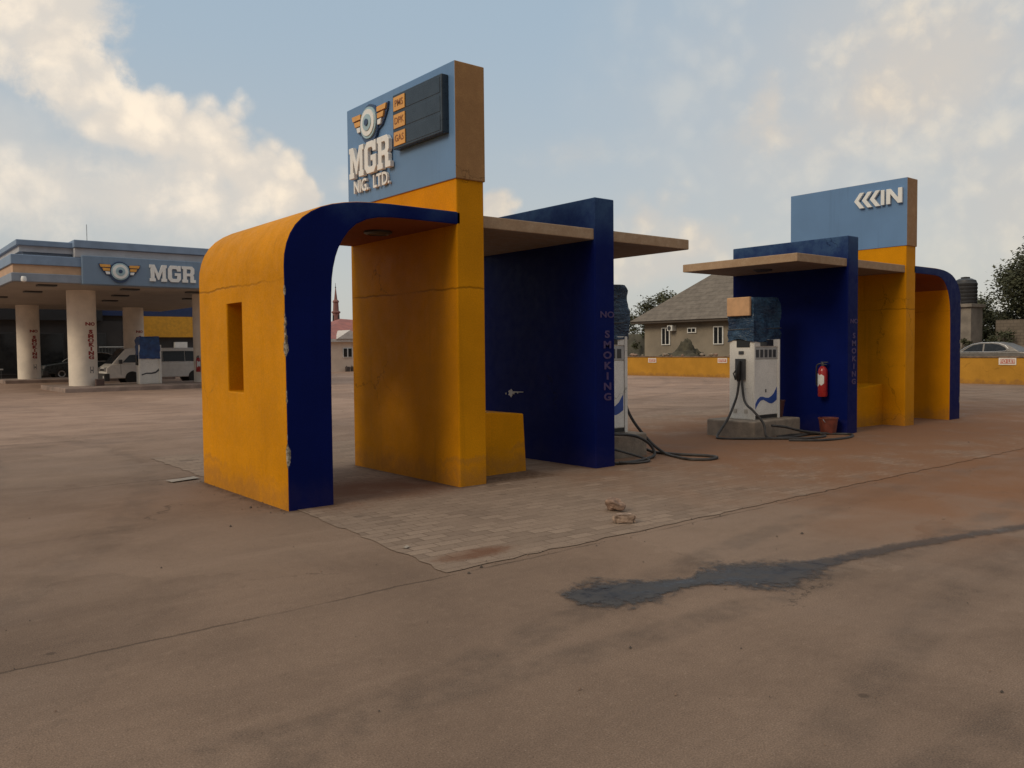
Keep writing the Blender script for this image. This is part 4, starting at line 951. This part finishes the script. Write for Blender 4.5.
# earth heap and rubble
def heap(name, cx, cy, rx, ry, h, seed, mat, label, cat):
    N = 46; vs = []; fs = []
    for j in range(N + 1):
        for i in range(N + 1):
            a, b = i / N * 2 - 1, j / N * 2 - 1; d = math.hypot(a, b)
            z = h * max(0, 1 - d) ** .85 * (1 + .55 * mnoise.noise(Vector((a * 2 + seed, b * 2, 0)))) + .17 * h * mnoise.noise(Vector((a * 7 + seed, b * 7, 3))) * (d < 1)
            vs.append((cx + a * rx, cy + b * ry, max(z, -.02)))
    for j in range(N):
        for i in range(N):
            q = j * (N + 1) + i; fs.append((q, q + 1, q + N + 2, q + N + 1))
    return tag(MB().add(vs, fs).build(name, mat, smooth=True, origin=(cx, cy, 0)), label, cat)
M['earth'] = simple('dark_olive_earth', (.058, .052, .034), .95, var=.45, scale=2.5, bump=.8, bscale=6)
heap('earth_heap', 31.2, 21.3, 1.1, 1.25, 2.05, 1.3, M['earth'], 'steep dark earth heap piled before the grey house', 'heap')
heap('earth_heap', 30.9, 21.9, 1.2, 4.4, 1.28, 4.3, M['earth'], 'long low bank of dark earth behind the yellow wall', 'heap')
rnd = random.Random(5)
for k in range(14):
    y = rnd.uniform(16.2, 22.6); s_ = rnd.uniform(.05, .11)
    o = stone('rubble_stone', 28.11, y, (s_, s_ * rnd.uniform(.8, 1.6), s_ * .7), k * 1.3, M['concrete'] if k % 3 == 0 else M['rock'], 'small pale stone lying on top of the yellow wall', 'stone')
    o.location.z = .983; o['group'] = 'stones on top of the yellow wall'
# ------------------------------------------------------------------ tank tower and block wall on the right
M['block'] = simple('grey_concrete_block', (.21, .18, .15), .9, var=.25, scale=1.2, bump=.4, bscale=6)
ts = tag(empty('tank_stand', (60, 18.8, 0)), 'grey concrete tank stand with a dark opening behind the far arch', 'tank stand')
MB().box(59.3, 61.3, 19.98, 20.2, 0, 4.1).build('post', M['block'], ts, .02)
MB().box(59.3, 61.3, 18.62, 19.36, 0, 4.1).build('post', M['block'], ts, .02)
MB().box(61.0, 61.25, 19.37, 19.97, 0, 4.1).build('back_wall', M['shop_wall'], ts)
MB().box(59.1, 61.5, 18.5, 20.3, 4.1, 4.34).build('deck', M['block'], ts, .02)
tk = tag(empty('water_tank', (60.2, 19.4, 4.34)), 'black plastic water tank on the concrete stand', 'water tank')
prof = [(.0, 0), (.76, 0)]
for k in range(6): prof += [(.80, .08 + k * .26), (.80, .20 + k * .26), (.76, .24 + k * .26)]
prof += [(.70, 1.72), (.42, 1.86), (.3, 1.88)]
MB().lathe(prof, (60.2, 19.4, 4.34), n=28).build('tank', simple('black_tank_plastic', (.022, .022, .024), .5), tk, smooth=True)
MB().lathe([(.3, 1.87), (.3, 1.97), (.1, 2.0)], (60.2, 19.4, 4.34), n=18).build('lid', M['black'], tk)
bk = tag(empty('block_wall', (63, 10, 0)), 'tall grey brown block wall behind the silver car', 'wall')
def block_mat():
    m, nt, b = material('sandcrete_blockwork'); p = nt.pos(); x = nt.sep(p)
    cx = nt.node('ShaderNodeCombineXYZ'); nt.l.new(x[1], cx.inputs[0]); nt.l.new(x[2], cx.inputs[1])
    br = nt.node('ShaderNodeTexBrick'); nt.l.new(cx.outputs[0], br.inputs['Vector']); br.inputs['Scale'].default_value = 1; br.inputs['Brick Width'].default_value = .45; br.inputs['Row Height'].default_value = .225; br.inputs['Mortar Size'].default_value = .015
    br.inputs['Color1'].default_value = (.16, .13, .10, 1); br.inputs['Color2'].default_value = (.22, .18, .14, 1); br.inputs['Mortar'].default_value = (.10, .08, .065, 1)
    nt.set(b.inputs['Base Color'], nt.mix(nt.ramp(nt.noise(p, .8, 5, .65), .35, .7, 0, .6), br.outputs[0], (.11, .09, .07))); b.inputs['Roughness'].default_value = .92; return m
MB().box(62.8, 63.05, -30, 18.3, 0, 3.2).build('wall', block_mat(), bk)

# ------------------------------------------------------------------ trees
def leaf_mat(name, a, b_, c):
    m, nt, b = material(name)
    g = nt.node('ShaderNodeNewGeometry').outputs['Random Per Island']
    n = nt.noise(nt.pos(), .9, 4, .6)
    col = nt.mix(nt.ramp(g, 0, 1, 0, 1, False), a, b_); col = nt.mix(nt.ramp(n, .4, .65, 0, .7), col, c)
    nt.set(b.inputs['Base Color'], col); b.inputs['Roughness'].default_value = .65; b.inputs['Specular IOR Level'].default_value = .25
    return m
M['leaf_dark'] = leaf_mat('dark_leaves', (.046, .054, .030), (.095, .10, .055), (.058, .062, .040))
M['leaf_olive'] = leaf_mat('olive_leaves', (.050, .055, .028), (.10, .10, .05), (.06, .062, .036))
M['bark'] = simple('grey_brown_bark', (.10, .08, .06), .9, var=.3, scale=5, bump=.6, bscale=12)
def tree(name, x, y, h, cr, label, seed, leaf='leaf_dark', nclump=40, per=150, ls=.13, crown_lo=.35, cat='tree', sq=.85, group=None, trunk_r=.16):
    rd = random.Random(seed)
    root = tag(empty(name, (x, y, 0)), label, cat, group)
    tr = MB(); top = Vector((x + rd.uniform(-.3, .3), y + rd.uniform(-.3, .3), h * .8))
    tr.tube(smooth_path([(x, y, -.1), (x + rd.uniform(-.1, .1), y + rd.uniform(-.1, .1), h * .3), (x + rd.uniform(-.2, .2), y + rd.uniform(-.2, .2), h * .55), top], 4), [trunk_r * (1.15 - .85 * i / 12) for i in range(13)], 8)
    cz = h * (crown_lo + 1) / 2; rz = h * (1 - crown_lo) / 2
    lv = MB()
    for k in range(nclump):
        while True:
            d = Vector((rd.uniform(-1, 1), rd.uniform(-1, 1), rd.uniform(-1, 1)))
            if .25 < d.length < 1: break
        d = d.normalized() * d.length ** .55
        c = Vector((x + d.x * cr, y + d.y * cr * sq, cz + d.z * rz))
        if k % 2 == 0:
            st = Vector((x, y, h * rd.uniform(.3, .6)))
            tr.tube(smooth_path([st, st.lerp(c, .5) + Vector((0, 0, .08 * h)), c], 3), [trunk_r * .4, trunk_r * .34, trunk_r * .28, trunk_r * .22, trunk_r * .16, trunk_r * .1, .012], 5)
        r = cr * rd.uniform(.18, .34)
        for i in range(per):
            q = Vector((rd.gauss(0, .5), rd.gauss(0, .5), rd.gauss(0, .42))) * r + c
            a = Vector((rd.uniform(-1, 1), rd.uniform(-1, 1), rd.uniform(-.6, .6))).normalized(); b2 = a.cross(Vector((rd.uniform(-1, 1), rd.uniform(-1, 1), rd.uniform(-1, 1)))).normalized()
            L = ls * rd.uniform(.6, 1.3)
            lv.add([q - a * L, q + b2 * L * .42, q + a * L, q - b2 * L * .42], [(0, 1, 2, 3)])
    tr.build('trunk', M['bark'], root, smooth=True); lv.build('crown', M[leaf], root)
    return root
tree('broadleaf_tree', 66.1, 15.2, 9.0, 4.0, 'tall dark broadleaf tree at the right edge above the block wall', 11, nclump=130, per=270, ls=.135, crown_lo=.30, trunk_r=.22)
tree('broadleaf_tree', 44.5, 34.6, 5.5, 1.9, 'leafy tree showing over the left hip of the grey roof', 5, 'leaf_olive', 34, 130, .11, .4)
tree('broadleaf_tree', 42.8, 37.0, 4.3, 1.5, 'small leafy tree at the left end of the grey roof', 6, 'leaf_olive', 26, 110, .10, .4)
for k, (x, y, h, cr, lab) in enumerate(((66.0, 20.6, 4.8, 1.9, 'rounded dark bush tree just right of the black water tank'), (67.5, 18.4, 4.3, 1.8, 'low dark tree rising over the left end of the block wall'), (70, 13, 5.0, 2.3, 'low dark tree under the tall tree at the right edge'), (74, 24, 5.4, 2.6, 'dark tree half hidden behind the black water tank'), (72, 5, 7, 3, 'dark tree beyond the block wall outside the right edge'))):
    tree('bushy_tree', x, y, h, cr, lab, 20 + k, 'leaf_dark', 40, 150, .13, .2)
tree('shrub', 61.8, 17.4, 2.6, 1.0, 'dark green shrub against the left end of the block wall', 40, 'leaf_dark', 16, 80, .11, .1, 'shrub', trunk_r=.05)
tree('shrub', 58.6, 18.9, 1.9, .8, 'small shrub at the foot of the tank stand', 41, 'leaf_olive', 12, 70, .1, .1, 'shrub', trunk_r=.05)
tree('shrub', 36.4, 28.2, 2.9, 1.4, 'dark overgrown shrub left of the grey house', 42, 'leaf_dark', 22, 80, .11, .1, 'shrub', trunk_r=.05)

# ------------------------------------------------------------------ sky, sun
SUN_EL, SUN_AZ = R(33), R(267)       # azimuth clockwise from +Y
world = bpy.data.worlds.new('World'); scene.world = world; world.use_nodes = True
wt = NT(world.node_tree); bg = world.node_tree.nodes['Background']
STR = .10
sky = wt.node('ShaderNodeTexSky', sky_type='NISHITA'); sky.sun_disc = False
sky.sun_elevation = SUN_EL; sky.sun_rotation = SUN_AZ; sky.air_density = 1.0; sky.dust_density = 2.0; sky.ozone_density = 1.5
dirv = wt.node('ShaderNodeTexCoord').outputs['Generated']
dn = wt.vm('NORMALIZE', dirv); dz = wt.sep(dn)[2]
K = 1 / STR
def kc(*c): return tuple(v * K for v in c)
base = wt.mix(1.0, sky.outputs[0], (.80, .80, .78), 'MULTIPLY')
# hazy pale air near the horizon (dusty season)
base = wt.mix(.78, base, wt.mix(wt.ramp(dz, -.02, .40), kc(.64, .63, .585), kc(.44, .555, .655)))
warp = wt.vm('ADD', dn, wt.vm('MULTIPLY', wt.vm('SUBTRACT', wt.noise(dn, 7, 3, .5, fac=False), (.5, .5, .5)), (.05, .05, .05)))
def vor(sc):
    v = wt.node('ShaderNodeTexVoronoi'); wt.l.new(warp, v.inputs['Vector']); v.inputs['Scale'].default_value = sc; return wt.m('SUBTRACT', 1.0, v.outputs['Distance'])
wisp = wt.noise(warp, 9, 9, .62)
puff = wt.m('ADD', wt.m('MULTIPLY', wt.noise(warp, 10, 8, .6), .6), wt.m('ADD', wt.m('MULTIPLY', vor(20), .25), wt.m('MULTIPLY', vor(46), .15)))
puff = wt.m('SUBTRACT', puff, .055); soft = wt.noise(dn, 3.2, 5, .55)
def cloud(c, rx, rz, amp, e0, e1, nz, height_fade):
    c = Vector(c).normalized(); rt = c.cross(Vector((0, 0, 1))).normalized(); up = rt.cross(c)
    d = wt.vm('SUBTRACT', dn, tuple(c))
    a = wt.m('MULTIPLY', wt.vm('DOT_PRODUCT', d, tuple(rt), 1), 1 / rx); b = wt.m('MULTIPLY', wt.vm('DOT_PRODUCT', d, tuple(up), 1), 1 / rz)
    fr = wt.ramp(wt.vm('DOT_PRODUCT', dn, tuple(c), 1), 0, .3)
    r = wt.m('SQRT', wt.m('ADD', wt.m('MULTIPLY', a, a), wt.m('MULTIPLY', b, b)))
    v = wt.m('SUBTRACT', wt.m('ADD', 1.0, wt.m('MULTIPLY', wt.m('SUBTRACT', nz, .5), amp)), r)
    k = wt.m('MULTIPLY', wt.ramp(v, e0, e1), fr)
    if height_fade: k = wt.m('MULTIPLY', k, wt.ramp(b, -1.0, .15, 1 - height_fade, 1))
    return k
CL = [((.165, .935, .335), .10, .075, 2.4, 0.0, .6, wisp, .9, .2), ((.06, .93, .37), .13, .09, 2.3, 0.0, .6, wisp, .88, 0), ((.195, .935, .285), .055, .05, 2.0, 0, .5, wisp, .8, 0), ((.215, .94, .25), .06, .04, 2.0, 0, .6, wisp, .75, .3),
      ((.27, .93, .243), .05, .045, 1.9, 0, .38, puff, .92, .2), ((.315, .925, .225), .08, .06, 1.9, 0, .42, puff, .92, .4), ((.37, .91, .195), .075, .06, 1.9, 0, .45, puff, .88, .4), ((.41, .893, .178), .04, .035, 1.9, 0, .3, puff, .85, .4), ((.235, .94, .232), .045, .03, 1.9, 0, .4, puff, .85, .4),
      ((.31, .935, .165), .20, .09, 1.5, 0, 1.1, wisp, .75, .5), ((.20, .97, .17), .22, .06, 1.6, 0, 1.0, wisp, .55, 0), ((.08, .97, .20), .2, .10, 1.0, 0, 1.0, soft, .5, 0),
      ((.86, .45, .27), .28, .24, 1.2, -.25, 1.3, soft, .72, 0), ((.93, .33, .15), .2, .14, 1.3, -.1, 1.2, soft, .45, 0),
      ((.885, .385, .285), .14, .085, 2.0, -.3, 1.4, wisp, .9, .35), ((.86, .44, .255), .06, .04, 2.4, -.1, 1.0, wisp, .7, .3), ((.80, .53, .265), .03, .06, 2.8, 0, 1.0, wisp, .7, 0), ((.805, .535, .235), .06, .035, 2.6, 0, 1.0, wisp, .65, 0),
      ((.735, .66, .15), .06, .04, 2.6, -.2, .9, puff, .75, .3), ((.78, .61, .12), .07, .04, 2.6, -.2, 1.0, puff, .7, .3), ((.75, .65, .10), .12, .05, 2.0, 0, .9, wisp, .6, 0),
      ((.605, .778, .168), .03, .03, 3.0, 0, .5, puff, .85, .2), ((.66, .70, .22), .14, .04, 2.2, .2, 1.5, wisp, .3, 0), ((.47, .86, .19), .06, .03, 2.4, .1, 1.2, wisp, .4, 0),
      ((-.5, -.1, .85), .6, .3, 1.4, 0, .5, wisp, .9, 0), ((.2, -.5, .8), .5, .3, 1.4, 0, .6, wisp, .7, 0)]  # two unseen overhead clouds, set bright for light from above
cov = None; vert = None
for c, rx, rz, amp, e0, e1, nz, op, height_fade in CL:
    k = wt.m('MULTIPLY', cloud(c, rx, rz, amp, e0, e1, nz, height_fade), op)
    cov = k if cov is None else wt.m('ADD', k, wt.m('MULTIPLY', cov, wt.m('SUBTRACT', 1.0, k)))
relief = wt.m('SUBTRACT', puff, wt.m('SUBTRACT', wt.m('ADD', wt.m('MULTIPLY', wt.noise(wt.vm('ADD', warp, (-.012, -.004, .02)), 10, 8, .6), .6), .26), .055))
shade = wt.ramp(wt.m('ADD', wt.m('MULTIPLY', wisp, .8), wt.m('MULTIPLY', relief, 1.6)), .20, .66)
xx = wt.sep(dn)[0]
ccol = wt.mix(shade, kc(.66, .60, .53), kc(.98, .82, .61))
ccol = wt.mix(wt.ramp(xx, .62, .3), ccol, wt.mix(shade, kc(.76, .69, .605), kc(1.02, .88, .71)))
out = wt.mix(cov, base, ccol)
# unseen sky dimmed low behind the viewer, brightened overhead, to darken shelter interiors
back = wt.m('MULTIPLY', wt.ramp(wt.vm('DOT_PRODUCT', dn, (.63, .776, 0), 1), .25, -.25), wt.ramp(dz, .75, .35))
out = wt.mix(wt.m('MULTIPLY', back, .8), out, kc(.20, .195, .19))
out = wt.mix(wt.ramp(dz, .55, .85), out, kc(.86, .83, .78))
wt.l.new(out, bg.inputs['Color']); bg.inputs['Strength'].default_value = STR

sun = bpy.data.lights.new('sun', 'SUN'); sun.energy = 1.5; sun.angle = R(24); sun.color = (1, .84, .62)
so = bpy.data.objects.new('sun', sun); COL.objects.link(so)
sd = Vector((math.sin(SUN_AZ) * math.cos(SUN_EL), math.cos(SUN_AZ) * math.cos(SUN_EL), math.sin(SUN_EL)))
so.rotation_euler = sd.to_track_quat('Z', 'Y').to_euler(); so.location = sd * 60

# ------------------------------------------------------------------ camera
f_px, yaw, pitch, roll = 829.903, R(39.0663), R(2.3953), R(-.5682)
fw = Vector((math.sin(yaw) * math.cos(pitch), math.cos(yaw) * math.cos(pitch), -math.sin(pitch)))
rt = Vector((math.cos(yaw), -math.sin(yaw), 0)); up = rt.cross(fw)
rt2 = rt * math.cos(roll) + up * math.sin(roll); up2 = -rt * math.sin(roll) + up * math.cos(roll)
cam = bpy.data.cameras.new('camera'); co = bpy.data.objects.new('camera', cam); COL.objects.link(co)
cam.sensor_width = 36; cam.lens = f_px * 36 / 1024; cam.clip_end = 4000; cam.clip_start = .05
mt = Matrix((rt2, up2, -fw)).transposed().to_4x4(); mt.translation = (-3.6872, -6.8411, 1.4); co.matrix_world = mt
scene.camera = co
scene.render.engine = 'CYCLES'
vs_ = scene.view_settings; vs_.view_transform = 'Standard'; vs_.look = 'None'; vs_.exposure = 0.0; vs_.gamma = 1.0; vs_.use_curve_mapping = False
